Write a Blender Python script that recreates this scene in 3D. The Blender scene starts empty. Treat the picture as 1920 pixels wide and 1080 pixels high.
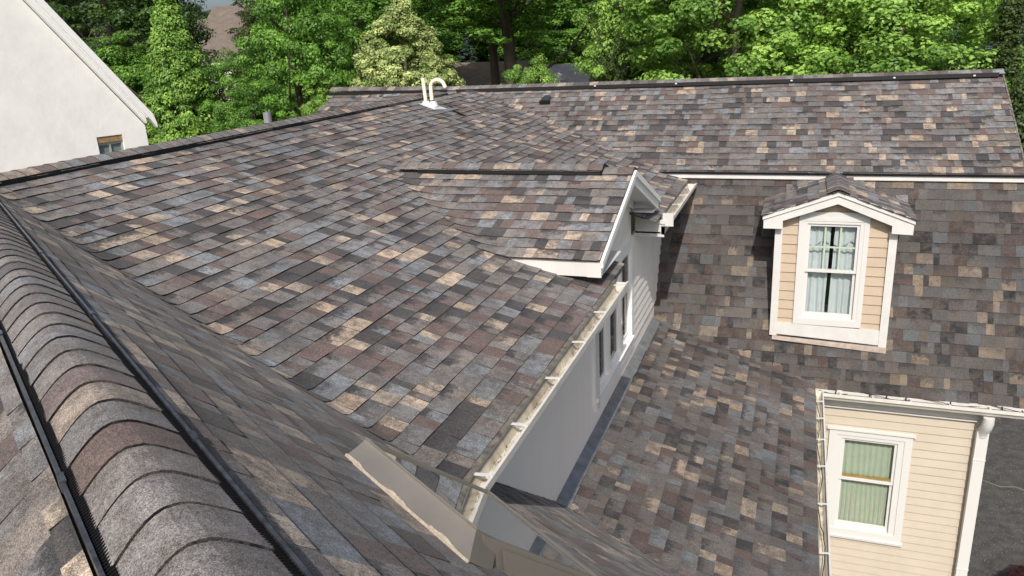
import bpy, math, random
from mathutils import Vector, Matrix

# ------------------------------------------------------------------ camera, world, sun, exposure
S = bpy.context.scene
C = S.collection
H0 = 8.0                                  # eye height above the ground (m); "h" below = metres under the eye
CAMROT = [[0.9395705, 0.3389389, -0.048246], [-0.0611034, 0.3046813, 0.9504923], [0.3368585, -0.8901066, 0.3069799]]
cam_d = bpy.data.cameras.new('camera'); cam = bpy.data.objects.new('camera', cam_d); C.objects.link(cam)
m3 = Matrix(CAMROT).transposed()
cam.matrix_world = Matrix.Translation((0, 0, H0)) @ m3.to_4x4()
cam_d.sensor_width = 36; cam_d.lens = 1457.5 / 1920 * 36
cam_d.clip_start = .05; cam_d.clip_end = 3000
S.camera = cam
SUN = Vector((.20, -1.02, 1.0)).normalized()
w = bpy.data.worlds.new('World'); S.world = w; w.use_nodes = True
nt = w.node_tree; nt.nodes.clear()
sky = nt.nodes.new('ShaderNodeTexSky'); sky.sky_type = 'NISHITA'; sky.sun_disc = False
sky.sun_elevation = math.asin(SUN.z); sky.sun_rotation = math.atan2(SUN.x, SUN.y)
sky.air_density = .7; sky.dust_density = 3.5; sky.ozone_density = .5
bg = nt.nodes.new('ShaderNodeBackground'); bg.inputs['Strength'].default_value = .122
wo = nt.nodes.new('ShaderNodeOutputWorld')
nt.links.new(sky.outputs[0], bg.inputs['Color']); nt.links.new(bg.outputs[0], wo.inputs['Surface'])
sd = bpy.data.lights.new('sun', 'SUN'); sd.energy = 3.9; sd.angle = math.radians(.5); sd.color = (1, .95, .87)
sun = bpy.data.objects.new('sun', sd); C.objects.link(sun)
sun.rotation_euler = SUN.to_track_quat('Z', 'Y').to_euler(); sun.location = (0, 0, 30)
S.view_settings.view_transform = 'Standard'; S.view_settings.look = 'None'
S.view_settings.exposure = .22; S.view_settings.gamma = 1

R = random.Random(7)

# ------------------------------------------------------------------ helpers
def W(x, y, h): return Vector((x, y, H0 - h))

class MB:
    """collects faces; build() links them as one mesh object"""
    def __init__(s): s.v = []; s.f = []; s.c = []; s.uv = []; s.sm = []
    def poly(s, pts, col=None, uvs=None, sm=False):
        i = len(s.v); s.v += [tuple(p) for p in pts]; s.f.append(tuple(range(i, i + len(pts))))
        s.c.append(col or (1, 1, 1, 0)); s.uv.append(uvs or [(0, 0)] * len(pts)); s.sm.append(sm)
    def mesh(s, vs, fs, col=None, sm=False):
        i = len(s.v); s.v += [tuple(p) for p in vs]
        for f in fs:
            s.f.append(tuple(i + k for k in f)); s.c.append(col or (1, 1, 1, 0)); s.uv.append([(0, 0)] * len(f)); s.sm.append(sm)
    def box(s, a, b):
        (x0, y0, z0), (x1, y1, z1) = a, b
        s.hexa([(x0, y0, z0), (x1, y0, z0), (x1, y1, z0), (x0, y1, z0), (x0, y0, z1), (x1, y0, z1), (x1, y1, z1), (x0, y1, z1)])
    def boxh(s, x0, x1, y0, y1, h0, h1): s.box((min(x0, x1), min(y0, y1), H0 - max(h0, h1)), (max(x0, x1), max(y0, y1), H0 - min(h0, h1)))
    def hexa(s, p, sm=False):
        s.mesh(p, [(0, 3, 2, 1), (4, 5, 6, 7), (0, 1, 5, 4), (1, 2, 6, 5), (2, 3, 7, 6), (3, 0, 4, 7)], sm=sm)
    def extrude(s, poly, d):
        """prism of a planar polygon along vector d"""
        n = len(poly); P = [Vector(p) for p in poly]; Q = [p + Vector(d) for p in P]
        s.mesh(P + Q, [tuple(reversed(range(n))), tuple(range(n, 2 * n))] + [(k, (k + 1) % n, n + (k + 1) % n, n + k) for k in range(n)])
    def bar(s, a, b, wd, ht, up=Vector((0, 0, 1))):
        a = Vector(a); b = Vector(b); d = (b - a).normalized(); r = d.cross(up).normalized(); u = r.cross(d)
        s.hexa([a - r * wd / 2 - u * ht / 2, a + r * wd / 2 - u * ht / 2, a + r * wd / 2 + u * ht / 2, a - r * wd / 2 + u * ht / 2,
                b - r * wd / 2 - u * ht / 2, b + r * wd / 2 - u * ht / 2, b + r * wd / 2 + u * ht / 2, b - r * wd / 2 + u * ht / 2])
    def tube(s, pts, rad, n=10, cap=True):
        pts = [Vector(p) for p in pts]; rr = rad if isinstance(rad, (list, tuple)) else [rad] * len(pts)
        i0 = len(s.v); up = None; vs = []; fs = []
        for k, p in enumerate(pts):
            d = (pts[min(k + 1, len(pts) - 1)] - pts[max(k - 1, 0)]).normalized()
            if up is None: up = d.orthogonal().normalized()
            r = d.cross(up).normalized(); up = r.cross(d).normalized()
            for j in range(n):
                a = 2 * math.pi * j / n; vs.append(p + (r * math.cos(a) + up * math.sin(a)) * rr[k])
        for k in range(len(pts) - 1):
            for j in range(n): fs.append((k * n + j, k * n + (j + 1) % n, (k + 1) * n + (j + 1) % n, (k + 1) * n + j))
        s.mesh(vs, fs, sm=True)
        if cap:
            s.mesh(vs[:n], [tuple(reversed(range(n)))]); s.mesh(vs[-n:], [tuple(range(n))])
    def build(s, name, mat, parent=None, label=None, kind=None):
        me = bpy.data.meshes.new(name); o0 = Vector((0, 0, 0))
        if parent is not None: o0 = parent.get('_o') and Vector(parent['_o']) or Vector((0, 0, 0))
        me.from_pydata([tuple(Vector(v) - o0) for v in s.v], [], s.f)
        at = me.attributes.new('tab', 'FLOAT_COLOR', 'FACE'); at.data.foreach_set('color', [x for c in s.c for x in c])
        uv = me.uv_layers.new(name='UVMap'); uv.data.foreach_set('uv', [x for u in s.uv for p in u for x in p])
        me.polygons.foreach_set('use_smooth', s.sm)
        me.materials.append(mat); me.update()
        o = bpy.data.objects.new(name, me); C.objects.link(o)
        if parent is not None:
            o.parent = parent; o['_o'] = list(o0)
        if label: o['label'] = label
        if kind: o['kind'] = kind
        return o

def empty(name, loc, label, cat, group=None):
    o = bpy.data.objects.new(name, None); C.objects.link(o); o.location = loc; o['_o'] = list(loc)
    o.empty_display_size = .2
    o['label'] = label; o['category'] = cat
    if group: o['group'] = group
    return o

# ------------------------------------------------------------------ materials
def mat(name, col, rough=.6, metal=0, spec=.5, var=0, vscale=3, bump=0, bscale=60, alt=None, stain=None, streak=False):
    m = bpy.data.materials.new(name); m.use_nodes = True; t = m.node_tree; b = t.nodes['Principled BSDF']
    b.inputs['Base Color'].default_value = (*col, 1); b.inputs['Roughness'].default_value = rough
    b.inputs['Metallic'].default_value = metal; b.inputs['Specular IOR Level'].default_value = spec
    tc = t.nodes.new('ShaderNodeTexCoord')
    if var:
        mp = t.nodes.new('ShaderNodeMapping'); t.links.new(tc.outputs['Object'], mp.inputs[0])
        if streak: mp.inputs['Scale'].default_value = (1, 1, .15)
        n = t.nodes.new('ShaderNodeTexNoise'); n.inputs['Scale'].default_value = vscale; n.inputs['Detail'].default_value = 6; n.inputs['Roughness'].default_value = .65
        t.links.new(mp.outputs[0], n.inputs['Vector'])
        rp = t.nodes.new('ShaderNodeValToRGB'); rp.color_ramp.elements[0].position = .36; rp.color_ramp.elements[1].position = .66
        a = alt or tuple(c * (1 - var) for c in col)
        rp.color_ramp.elements[0].color = (*a, 1); rp.color_ramp.elements[1].color = (*col, 1)
        t.links.new(n.outputs['Fac'], rp.inputs[0]); t.links.new(rp.outputs[0], b.inputs['Base Color'])
    if bump:
        n2 = t.nodes.new('ShaderNodeTexNoise'); n2.inputs['Scale'].default_value = bscale; n2.inputs['Detail'].default_value = 5
        t.links.new(tc.outputs['Object'], n2.inputs['Vector'])
        bp = t.nodes.new('ShaderNodeBump'); bp.inputs['Strength'].default_value = bump; bp.inputs['Distance'].default_value = .01
        t.links.new(n2.outputs['Fac'], bp.inputs['Height']); t.links.new(bp.outputs[0], b.inputs['Normal'])
    return m

def shingle_mat(name):
    m = bpy.data.materials.new(name); m.use_nodes = True; t = m.node_tree; b = t.nodes['Principled BSDF']; L = t.links
    b.inputs['Roughness'].default_value = .85; b.inputs['Specular IOR Level'].default_value = .12
    b.inputs['Sheen Weight'].default_value = .05; b.inputs['Sheen Roughness'].default_value = .45; b.inputs['Sheen Tint'].default_value = (1, .96, .93, 1)
    at = t.nodes.new('ShaderNodeAttribute'); at.attribute_name = 'tab'
    uv = t.nodes.new('ShaderNodeUVMap'); sp = t.nodes.new('ShaderNodeSeparateXYZ'); L.new(uv.outputs[0], sp.inputs[0])
    tc = t.nodes.new('ShaderNodeTexCoord')
    def noise(sc, det=2, ro=.6):
        n = t.nodes.new('ShaderNodeTexNoise'); n.inputs['Scale'].default_value = sc; n.inputs['Detail'].default_value = det; n.inputs['Roughness'].default_value = ro
        L.new(tc.outputs['Object'], n.inputs['Vector']); return n.outputs['Fac']
    def mth(op, a, b_, cl=False):
        n = t.nodes.new('ShaderNodeMath'); n.operation = op; n.use_clamp = cl
        for k, x in enumerate((a, b_)):
            if isinstance(x, (int, float)): n.inputs[k].default_value = x
            else: L.new(x, n.inputs[k])
        return n.outputs[0]
    def rng(x, a, b_, c, d):
        n = t.nodes.new('ShaderNodeMapRange'); n.inputs[1].default_value = a; n.inputs[2].default_value = b_; n.inputs[3].default_value = c; n.inputs[4].default_value = d
        L.new(x, n.inputs[0]); return n.outputs[0]
    # printed dark band towards the head of some tabs, with a ragged granule edge
    jag = mth('MULTIPLY', mth('SUBTRACT', noise(22, 4, .7), .5), 1.5)
    edge = mth('ADD', sp.outputs['Y'], jag)
    band = rng(edge, .42, .78, 0, 1)
    band = mth('MULTIPLY', band, at.outputs['Alpha'], True)
    mx = t.nodes.new('ShaderNodeMix'); mx.data_type = 'RGBA'; L.new(band, mx.inputs['Factor'])
    blend = mth('MULTIPLY', rng(noise(11, 3, .75), .42, .62, 0, .75), rng(noise(420, 1), .4, .6, .3, 1.4), True)
    m2 = t.nodes.new('ShaderNodeMix'); m2.data_type = 'RGBA'; L.new(blend, m2.inputs['Factor']); L.new(at.outputs['Color'], m2.inputs['A']); m2.inputs['B'].default_value = (.085, .075, .070, 1)
    L.new(m2.outputs['Result'], mx.inputs['A']); mx.inputs['B'].default_value = (.036, .036, .039, 1)
    def vor(sc):
        n = t.nodes.new('ShaderNodeTexVoronoi'); n.inputs['Scale'].default_value = sc; L.new(tc.outputs['Object'], n.inputs['Vector'])
        q = t.nodes.new('ShaderNodeSeparateColor'); L.new(n.outputs['Color'], q.inputs[0]); return q
    vo = vor(430)
    # granules: bright and dark specks of two sizes, slow weathering
    g1 = rng(vo.outputs[0], 0, 1, .45, 1.62)
    g2 = rng(noise(95, 3, .8), .3, .7, .72, 1.3)
    g3 = rng(noise(.9, 4), .32, .68, .82, 1.18)
    g = mth('MULTIPLY', mth('MULTIPLY', g1, g2), g3)
    vm = t.nodes.new('ShaderNodeVectorMath'); vm.operation = 'SCALE'; L.new(mx.outputs['Result'], vm.inputs[0]); L.new(g, vm.inputs['Scale'])
    L.new(vm.outputs[0], b.inputs['Base Color'])
    bp = t.nodes.new('ShaderNodeBump'); bp.inputs['Strength'].default_value = .35; bp.inputs['Distance'].default_value = .004
    L.new(noise(260, 2), bp.inputs['Height']); L.new(bp.outputs[0], b.inputs['Normal'])
    return m

def glass_mat(name, tint, refl=.12, rough=.02, ior=1.55):
    m = bpy.data.materials.new(name); m.use_nodes = True; t = m.node_tree; t.nodes.clear(); L = t.links
    o = t.nodes.new('ShaderNodeOutputMaterial'); mx = t.nodes.new('ShaderNodeMixShader')
    tr = t.nodes.new('ShaderNodeBsdfTransparent'); tr.inputs[0].default_value = (*tint, 1)
    gl = t.nodes.new('ShaderNodeBsdfGlossy'); gl.inputs['Roughness'].default_value = rough
    fr = t.nodes.new('ShaderNodeFresnel'); fr.inputs['IOR'].default_value = ior
    ad = t.nodes.new('ShaderNodeMath'); ad.operation = 'ADD'; ad.use_clamp = True; ad.inputs[1].default_value = refl
    L.new(fr.outputs[0], ad.inputs[0]); ge = t.nodes.new('ShaderNodeNewGeometry'); inv = t.nodes.new('ShaderNodeMath'); inv.operation = 'SUBTRACT'; inv.inputs[0].default_value = 1; L.new(ge.outputs['Backfacing'], inv.inputs[1])
    mu = t.nodes.new('ShaderNodeMath'); mu.operation = 'MULTIPLY'; L.new(ad.outputs[0], mu.inputs[0]); L.new(inv.outputs[0], mu.inputs[1])
    L.new(mu.outputs[0], mx.inputs[0]); L.new(tr.outputs[0], mx.inputs[1]); L.new(gl.outputs[0], mx.inputs[2]); L.new(mx.outputs[0], o.inputs[0])
    return m

def leaf_mat(name, c0, c1, transl=.35):
    m = bpy.data.materials.new(name); m.use_nodes = True; t = m.node_tree; t.nodes.clear(); L = t.links
    o = t.nodes.new('ShaderNodeOutputMaterial'); at = t.nodes.new('ShaderNodeAttribute'); at.attribute_name = 'tab'
    rp = t.nodes.new('ShaderNodeMix'); rp.data_type = 'RGBA'; rp.inputs['A'].default_value = (*c0, 1); rp.inputs['B'].default_value = (*c1, 1)
    L.new(at.outputs['Fac'], rp.inputs['Factor'])
    d = t.nodes.new('ShaderNodeBsdfPrincipled'); d.inputs['Roughness'].default_value = .45; d.inputs['Specular IOR Level'].default_value = .4
    tl = t.nodes.new('ShaderNodeBsdfTranslucent'); mx = t.nodes.new('ShaderNodeMixShader'); mx.inputs[0].default_value = transl
    hs = t.nodes.new('ShaderNodeHueSaturation'); hs.inputs['Value'].default_value = 1.5; hs.inputs['Hue'].default_value = .485
    L.new(rp.outputs['Result'], d.inputs['Base Color']); L.new(rp.outputs['Result'], hs.inputs['Color']); L.new(hs.outputs[0], tl.inputs[0])
    L.new(d.outputs[0], mx.inputs[1]); L.new(tl.outputs[0], mx.inputs[2]); L.new(mx.outputs[0], o.inputs[0])
    return m

M = dict(
    shingle=shingle_mat('architectural_shingle'),
    white=mat('white_paint', (.60, .595, .58), .5, var=.10, vscale=6, bump=.12, bscale=45),
    fascia=mat('white_fascia', (.63, .62, .60), .5, var=.10, vscale=5, streak=True),
    vinyl=mat('white_vinyl', (.58, .58, .57), .35),
    cream=mat('cream_siding', (.485, .428, .352), .6, var=.07, vscale=4, bump=.1, bscale=90),
    tan=mat('tan_siding', (.45, .36, .27), .6, var=.08, vscale=4, bump=.15, bscale=90),
    lightened_white=mat('white_paint_lightened', (.86, .86, .85), .45, var=.05, vscale=4),  # same white paint lightened; extra brightness put into the colour for shaded trim
    panel=mat('pale_wall_panel', (.90, .84, .785), .6, var=.07, vscale=1.4, streak=True),
    sideb=mat('off_white_siding', (.84, .81, .77), .6, var=.1, vscale=3),
    gutter=mat('gutter_white', (.62, .61, .595), .4, var=.22, vscale=9, alt=(.56, .53, .47)),
    gutin=mat('gutter_trough', (.66, .62, .52), .55, var=.5, vscale=7, alt=(.33, .29, .23)),
    wood=mat('weathered_drip_edge', (.22, .20, .16), .7, var=.6, vscale=14, alt=(.06, .055, .05), streak=False),
    black=mat('black_plastic', (.006, .006, .007), .6, spec=.2, var=.3, vscale=20),
    rim=mat('scuffed_plastic', (.055, .058, .066), .32, spec=.7, var=.7, vscale=40),
    lead=mat('lead_flashing', (.27, .285, .30), .35, metal=.35, var=.4, vscale=8),
    pvc=mat('pvc_pipe', (.80, .74, .58), .4, var=.1, vscale=9),
    alum=mat('bare_aluminium', (.72, .75, .78), .4, metal=.2, var=.25, vscale=12, bump=.3, bscale=30),
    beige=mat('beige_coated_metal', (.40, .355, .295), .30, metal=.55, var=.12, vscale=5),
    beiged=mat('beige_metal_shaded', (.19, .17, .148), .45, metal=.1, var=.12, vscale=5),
    stucco=mat('stucco', (.83, .82, .80), .85, var=.10, vscale=1.6, bump=.55, bscale=6),
    cable=mat('heat_cable', (.02, .018, .016), .5),
    curtw=mat('white_curtain', (.50, .55, .57), .8, var=.06, vscale=7),
    curtg=mat('green_curtain', (.38, .44, .34), .8, var=.10, vscale=6),
    bar=mat('wood_rail', (.40, .27, .08), .5, var=.3, vscale=20),
    mut=mat('muntin', (.56, .63, .50), .5),
    dark=mat('dark_interior', (.008, .009, .010), .9),
    glass=glass_mat('window_glass', (.95, .965, .962), .03),
    glassd=glass_mat('dim_window_glass', (.80, .84, .84), .0, ior=1.28),
    sglass=None,
    asphalt=mat('asphalt', (.080, .077, .075), .9, var=.5, vscale=5, bump=.9, bscale=45),
    grass=mat('grass', (.055, .11, .025), .9, var=.4, vscale=.6, bump=.6, bscale=8),
    bark=mat('bark', (.11, .088, .068), .9, var=.45, vscale=5, bump=.8, bscale=14),
    barkw=mat('old_plank', (.36, .23, .11), .7, var=.4, vscale=14),
    greyf=mat('grey_window_frame', (.30, .34, .36), .4),
    paneg=mat('dull_pane', (.16, .20, .19), .12, spec=.8),
    broof=mat('brown_roof', (.155, .125, .105), .9, var=.3, vscale=2.5, bump=.5, bscale=12),
    groof=mat('grey_roof', (.33, .325, .335), .9, var=.25, vscale=3, bump=.5, bscale=12),
    troof=mat('tan_roof', (.20, .155, .115), .9, var=.3, vscale=3, bump=.5, bscale=12),
    hwall=mat('far_wall', (.62, .60, .56), .7, var=.1, vscale=2),
    red=mat('red_paint', (.35, .06, .05), .6),
    galv=mat('galvanised', (.45, .46, .47), .4, metal=.6, var=.4, vscale=10),
    litter=mat('leaf_litter', (.155, .145, .13), .9),
    crack=mat('crack_sealer', (.22, .20, .17), .9, var=.4, vscale=9),
)
def reflective_skylight():
    m = bpy.data.materials.new('skylight_glass'); m.use_nodes = True; b = m.node_tree.nodes['Principled BSDF']
    b.inputs['Base Color'].default_value = (.11, .15, .125, 1); b.inputs['Roughness'].default_value = .03
    b.inputs['Specular IOR Level'].default_value = 1.0; b.inputs['IOR'].default_value = 1.9
    b.inputs['Coat Weight'].default_value = 1; b.inputs['Coat Roughness'].default_value = .02; b.inputs['Coat IOR'].default_value = 1.8
    return m
M['sglass'] = reflective_skylight()

TANC = (.350, .285, .224); TAUPE = (.160, .151, .148); MAROON = (.132, .099, .092); BLUE = (.182, .192, .204); DARK = (.058, .057, .060); MID = (.180, .162, .150)
def tabcolour(r):
    k = r.random()
    c = TAUPE if k < .35 else TANC if k < .475 else MAROON if k < .65 else BLUE if k < .77 else DARK if k < .89 else MID
    f = .86 + .28 * r.random(); g = r.uniform(-.04, .04)
    return (c[0] * f * (1 + g), c[1] * f, c[2] * f * (1 - g))
EDGE = (.010, .010, .011, 0)

# ------------------------------------------------------------------ roof planes (height fields in h)
PM = lambda x, y: .87 + .29 * (x + 5.61)                       # middle slope, falls towards +X
PX, PY = math.cos(1.00457289), math.sin(1.00457289)            # foreground ridge: across and along
QX, QY = -PY, PX
tN = .888
PN = lambda x, y: .875 + tN * (x * PX + y * PY - .385)          # falls away beyond the foreground ridge
PL = lambda x, y: .875 + tN * (.100 - (x * PX + y * PY))        # falls towards the camera side
tE = 1.10 / 2.09
PE = lambda x, y: .85 + tE * (13.39 - y) if y > 11.29 else 99                        # upper back slope
PF = lambda x, y: 1.95 + (11.30 - y) / .545                     # steep back slope below it
PS = lambda x, y: 3.852 + .29 * (x + 1.785)                     # low slope beyond the wall
PG = lambda x, y: 1.28 + .345 * abs(y - 7.5)                    # gable dormer

def smax(a, b, r):                                             # smooth upper surface of two heights (z up)
    d = a - b
    if d > r: return a
    if d < -r: return b
    return max(a, b) + (r - abs(d)) ** 2 / (4 * r)

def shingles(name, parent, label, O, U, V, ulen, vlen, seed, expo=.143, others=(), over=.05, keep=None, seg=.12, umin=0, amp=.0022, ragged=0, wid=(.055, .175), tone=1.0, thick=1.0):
    """courses of laminated shingles on the plane O + u U + v V (V up the slope). others: heights of neighbouring roofs the courses turn up onto"""
    r = random.Random(seed); O = Vector(O); U = Vector(U).normalized(); V = Vector(V).normalized(); N = U.cross(V).normalized()
    if N.z < 0: N = -N
    mb = MB(); n = int(math.ceil(vlen / expo - 1e-6)); ph = [r.uniform(0, 6.28) for _ in range(8)]
    def pos(u, v, t):
        und = amp * (math.sin(u * 2.1 + v * 1.3 + ph[0]) + math.sin(u * .9 - v * 2.3 + ph[1]) + .6 * math.sin(u * 5.3 + ph[2] + v))
        P = O + U * u + V * v + N * (t + und)
        for f in others:
            z = H0 - f(P.x, P.y)
            if z > P.z - .10 and z - P.z < .5: P.z = smax(P.z, z + .004 + t, .032)
        return P
    def gap(u, v):
        P = O + U * u + V * v; g = -9
        for f in others: g = max(g, (H0 - f(P.x, P.y)) - P.z)
        return g
    for i in range(n):
        v0 = i * expo; v1 = min(v0 + expo + .012, vlen + .02); u = umin - r.random() * .2; wob = r.uniform(0, 6.28)
        lim = over * (1 + ragged * r.uniform(-1, 1))
        prevhigh = False
        while u < ulen:
            wd = r.uniform(*wid); 
            if r.random() < .09: wd *= 1.7
            a = max(u, umin); b = min(u + wd, ulen); u += wd
            if b - a < .004: continue
            high = (not prevhigh) if r.random() < .75 else prevhigh; prevhigh = high
            th = (.0105 if high else .0062 * (2 - thick) ** .5) * thick
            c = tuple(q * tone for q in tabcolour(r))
            bs = r.choice((0, 0, .1, .25, .55, .85)); col = (*c, bs)
            k = max(1, int(math.ceil((b - a) / seg)))
            sl = r.uniform(-.002, .002); bl = r.uniform(-.0012, .0012); up = r.uniform(-.08, .1)
            du = (0 if not high else .006)
            for j in range(k):
                ua = a + (b - a) * j / k; ub = a + (b - a) * (j + 1) / k
                if keep and not keep(O + U * (ua + ub) / 2 + V * (v0 + expo / 2)): continue
                if others and gap((ua + ub) / 2, v0 + expo / 2) > lim: continue
                dv = .0016 * math.sin(ua * 3.1 + wob) + sl; dv2 = .0016 * math.sin(ub * 3.1 + wob) + sl
                lift = .0015 * math.sin(ua * 4 + wob * 3) + bl; lift2 = .0015 * math.sin(ub * 4 + wob * 3) + bl
                p0 = pos(ua, v0 + dv, th + lift); p1 = pos(ub, v0 + dv2, th + lift2); p2 = pos(ub, v1, .0005); p3 = pos(ua, v1, .0005)
                mb.poly([p0, p1, p2, p3], col, [(ua, 0 + up), (ub, 0 + up), (ub, 1 + up), (ua, 1 + up)])
                q0 = p0 - N * (th + .006); q1 = p1 - N * (th + .006)
                mb.poly([q0, q1, p1, p0], EDGE)
                if j == 0 and high: mb.poly([q0, p0, p3], EDGE)
                if j == k - 1 and high: mb.poly([p1, q1, p2], EDGE)
    return mb.build(name, M['shingle'], parent, label)

def caps(name, parent, label, A, B, across, prof, expo=.143, seed=1, lift=.006, rag=0):
    """overlapping ridge caps from A (near end, butt first) to B; prof = [(across offset, rise)]"""
    r = random.Random(seed); A = Vector(A); B = Vector(B); D = (B - A); Ln = D.length; D.normalize(); X = Vector(across).normalized(); Z = Vector((0, 0, 1))
    mb = MB(); s = 0
    while s < Ln:
        c = tabcolour(r); 
        k_ = r.choice((.05, .25, .5)); c = tuple(a * (1 - k_) + b * k_ for a, b in zip(c, TAUPE))
        e = min(s + expo + .02, Ln); sk = r.uniform(-.004, .004); up = lift + r.uniform(0, .0012) ; o = r.uniform(-.0015, .0015)
        fr = []; bk = []; lo = []
        m = len(prof) - 1
        for k, (x, z) in enumerate(prof):
            q = k / m * 2 - 1
            bend = -.004 * q * q
            fr.append(A + D * (s + sk * q + bend) + X * (x * 1.0 + o) + Z * (z + up)); bk.append(A + D * e + X * (x + o) + Z * (z + .0005)); lo.append(fr[-1] - Z * (up + .001) + D * .0005)
        al = r.choice((0, 0, .1)); col = (*c, al)
        for k in range(m):
            mb.poly([fr[k], fr[k + 1], bk[k + 1], bk[k]], col, [(k * .03, 0), (k * .03 + .03, 0), (k * .03 + .03, 1), (k * .03, 1)], sm=True)
            mb.poly([lo[k], lo[k + 1], fr[k + 1], fr[k]], EDGE)
        for k in (0, m): 
            mb.poly([lo[k], fr[k], bk[k], bk[k] - Z * .004], EDGE)
        s += expo
    o = mb.build(name, M['shingle'], parent, label)
    return o

def fold(halfw, drop, n=6, r=.3):
    """folded cap profile, rounded at the top"""
    out = []
    for k in range(2 * n + 1):
        q = k / n - 1; a = abs(q); z = -drop * (math.sqrt(a * a + r * r) - r) / (math.sqrt(1 + r * r) - r); out.append((q * halfw, z))
    return out

# ------------------------------------------------------------------ the setting
g = MB()
n = 24
for i in range(n):
    for j in range(n):
        x0 = -400 + 800 * i / n; x1 = -400 + 800 * (i + 1) / n; y0 = -200 + 900 * j / n; y1 = -200 + 900 * (j + 1) / n
        g.poly([(x0, y0, 0), (x1, y0, 0), (x1, y1, 0), (x0, y1, 0)])
g.build('ground', M['grass'], kind='structure')
g = MB(); g.poly([(1.0, 4, .004), (9.5, 4, .004), (9.5, 23, .004), (1.0, 23, .004)]); g.build('driveway', M['asphalt'], kind='structure')
# crack and litter on the driveway
g = MB(); P0 = [(3.42, 14.3), (3.7, 14.12), (3.95, 14.18), (4.3, 13.95), (4.7, 13.98), (5.2, 13.7), (6.0, 13.6)]
for a, b in zip(P0, P0[1:]):
    k = .012 + .01 * R.random(); g.poly([(a[0], a[1] - k, .008), (b[0], b[1] - k, .008), (b[0], b[1] + k, .008), (a[0], a[1] + k, .008)])
g.build('crack', M['crack'], kind='structure')
g = MB()
for _ in range(14000):
    x = R.uniform(2.4, 7.5); y = R.uniform(10.5, 19); s_ = R.uniform(.004, .014) * (1 if R.random() < .95 else 1.8); a = R.uniform(0, 6.28); z = R.uniform(.010, .02)
    g.poly([(x + s_ * math.cos(a + k * 1.9), y + s_ * math.sin(a + k * 1.9) * .6, z + .008 * (k % 2)) for k in range(3)])
o = g.build('leaf_litter', M['litter'], kind='stuff'); o['label'] = 'pale leaf litter scattered over the dark driveway'; o['category'] = 'litter'

# ------------------------------------------------------------------ the house
HL = Vector((-1.8, 6.0, 0))
house = empty('shingled_house', HL, 'big house with multicoloured brown, tan and slate shingle roofs, white dormers and gutters', 'house')

# main slope, falls to +X
cM, sM = 1 / math.sqrt(1 + .29 ** 2), .29 / math.sqrt(1 + .29 ** 2)
eaveX = -1.470
Lm = (eaveX + 5.60) / cM
shingles('roof_slope', house, 'broad middle roof slope running down to the gutter', W(eaveX, 1.9, PM(eaveX, 0)), (0, 1, 0), (-cM, 0, sM), 11.75, Lm, 11,
         others=(PN, PE), over=.035, seg=.06, ragged=.45, keep=lambda P: P.y < 13.4 and not (P.x > -1.9 and 6.9 < P.y < 8.6))
# its far side
mb = MB(); mb.extrude([W(-5.62, 3.6, .90), W(-5.62, 12.7, .90), W(-9.5, 12.7, 2.03), W(-9.5, 3.6, 2.03)], (0, 0, -.04)); 
mb.build('roof_slope', M['broof'], house, 'far side of the middle roof, hidden behind its ridge')
# foreground slopes
cN, sN = 1 / math.sqrt(1 + tN * tN), tN / math.sqrt(1 + tN * tN)
def RP(al, pp, h): return W(al * QX + pp * PX, al * QY + pp * PY, h)
vN = 6.2                                       # slope length from ridge edge down
ppb = .405 + vN * cN
shingles('roof_slope', house, 'far side slope of the foreground ridge, grazed by the sun', RP(-1.6, ppb, .875 + tN * (ppb - .385)), (QX, QY, 0), (-PX * cN, -PY * cN, sN), 9.6, vN, 12,
         seg=.2, keep=lambda P: (H0 - P.z) < PM(P.x, P.y) + .03 if P.x < -1.9 else (H0 - P.z) < PS(P.x, P.y) + .06 , amp=.0007, thick=.55, others=(PS,), over=.03)
ppl = .072 - 2.6 * cN
shingles('roof_slope', house, 'near slope at the bottom left beside the foreground ridge', RP(-1.2, ppl, .875 + tN * (.100 - ppl)), (QX, QY, 0), (PX * cN, PY * cN, sN), 9.0, 2.6, 13, seg=.3, others=(PM,), over=.02,
         keep=lambda P: P.x > -5.7)
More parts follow.
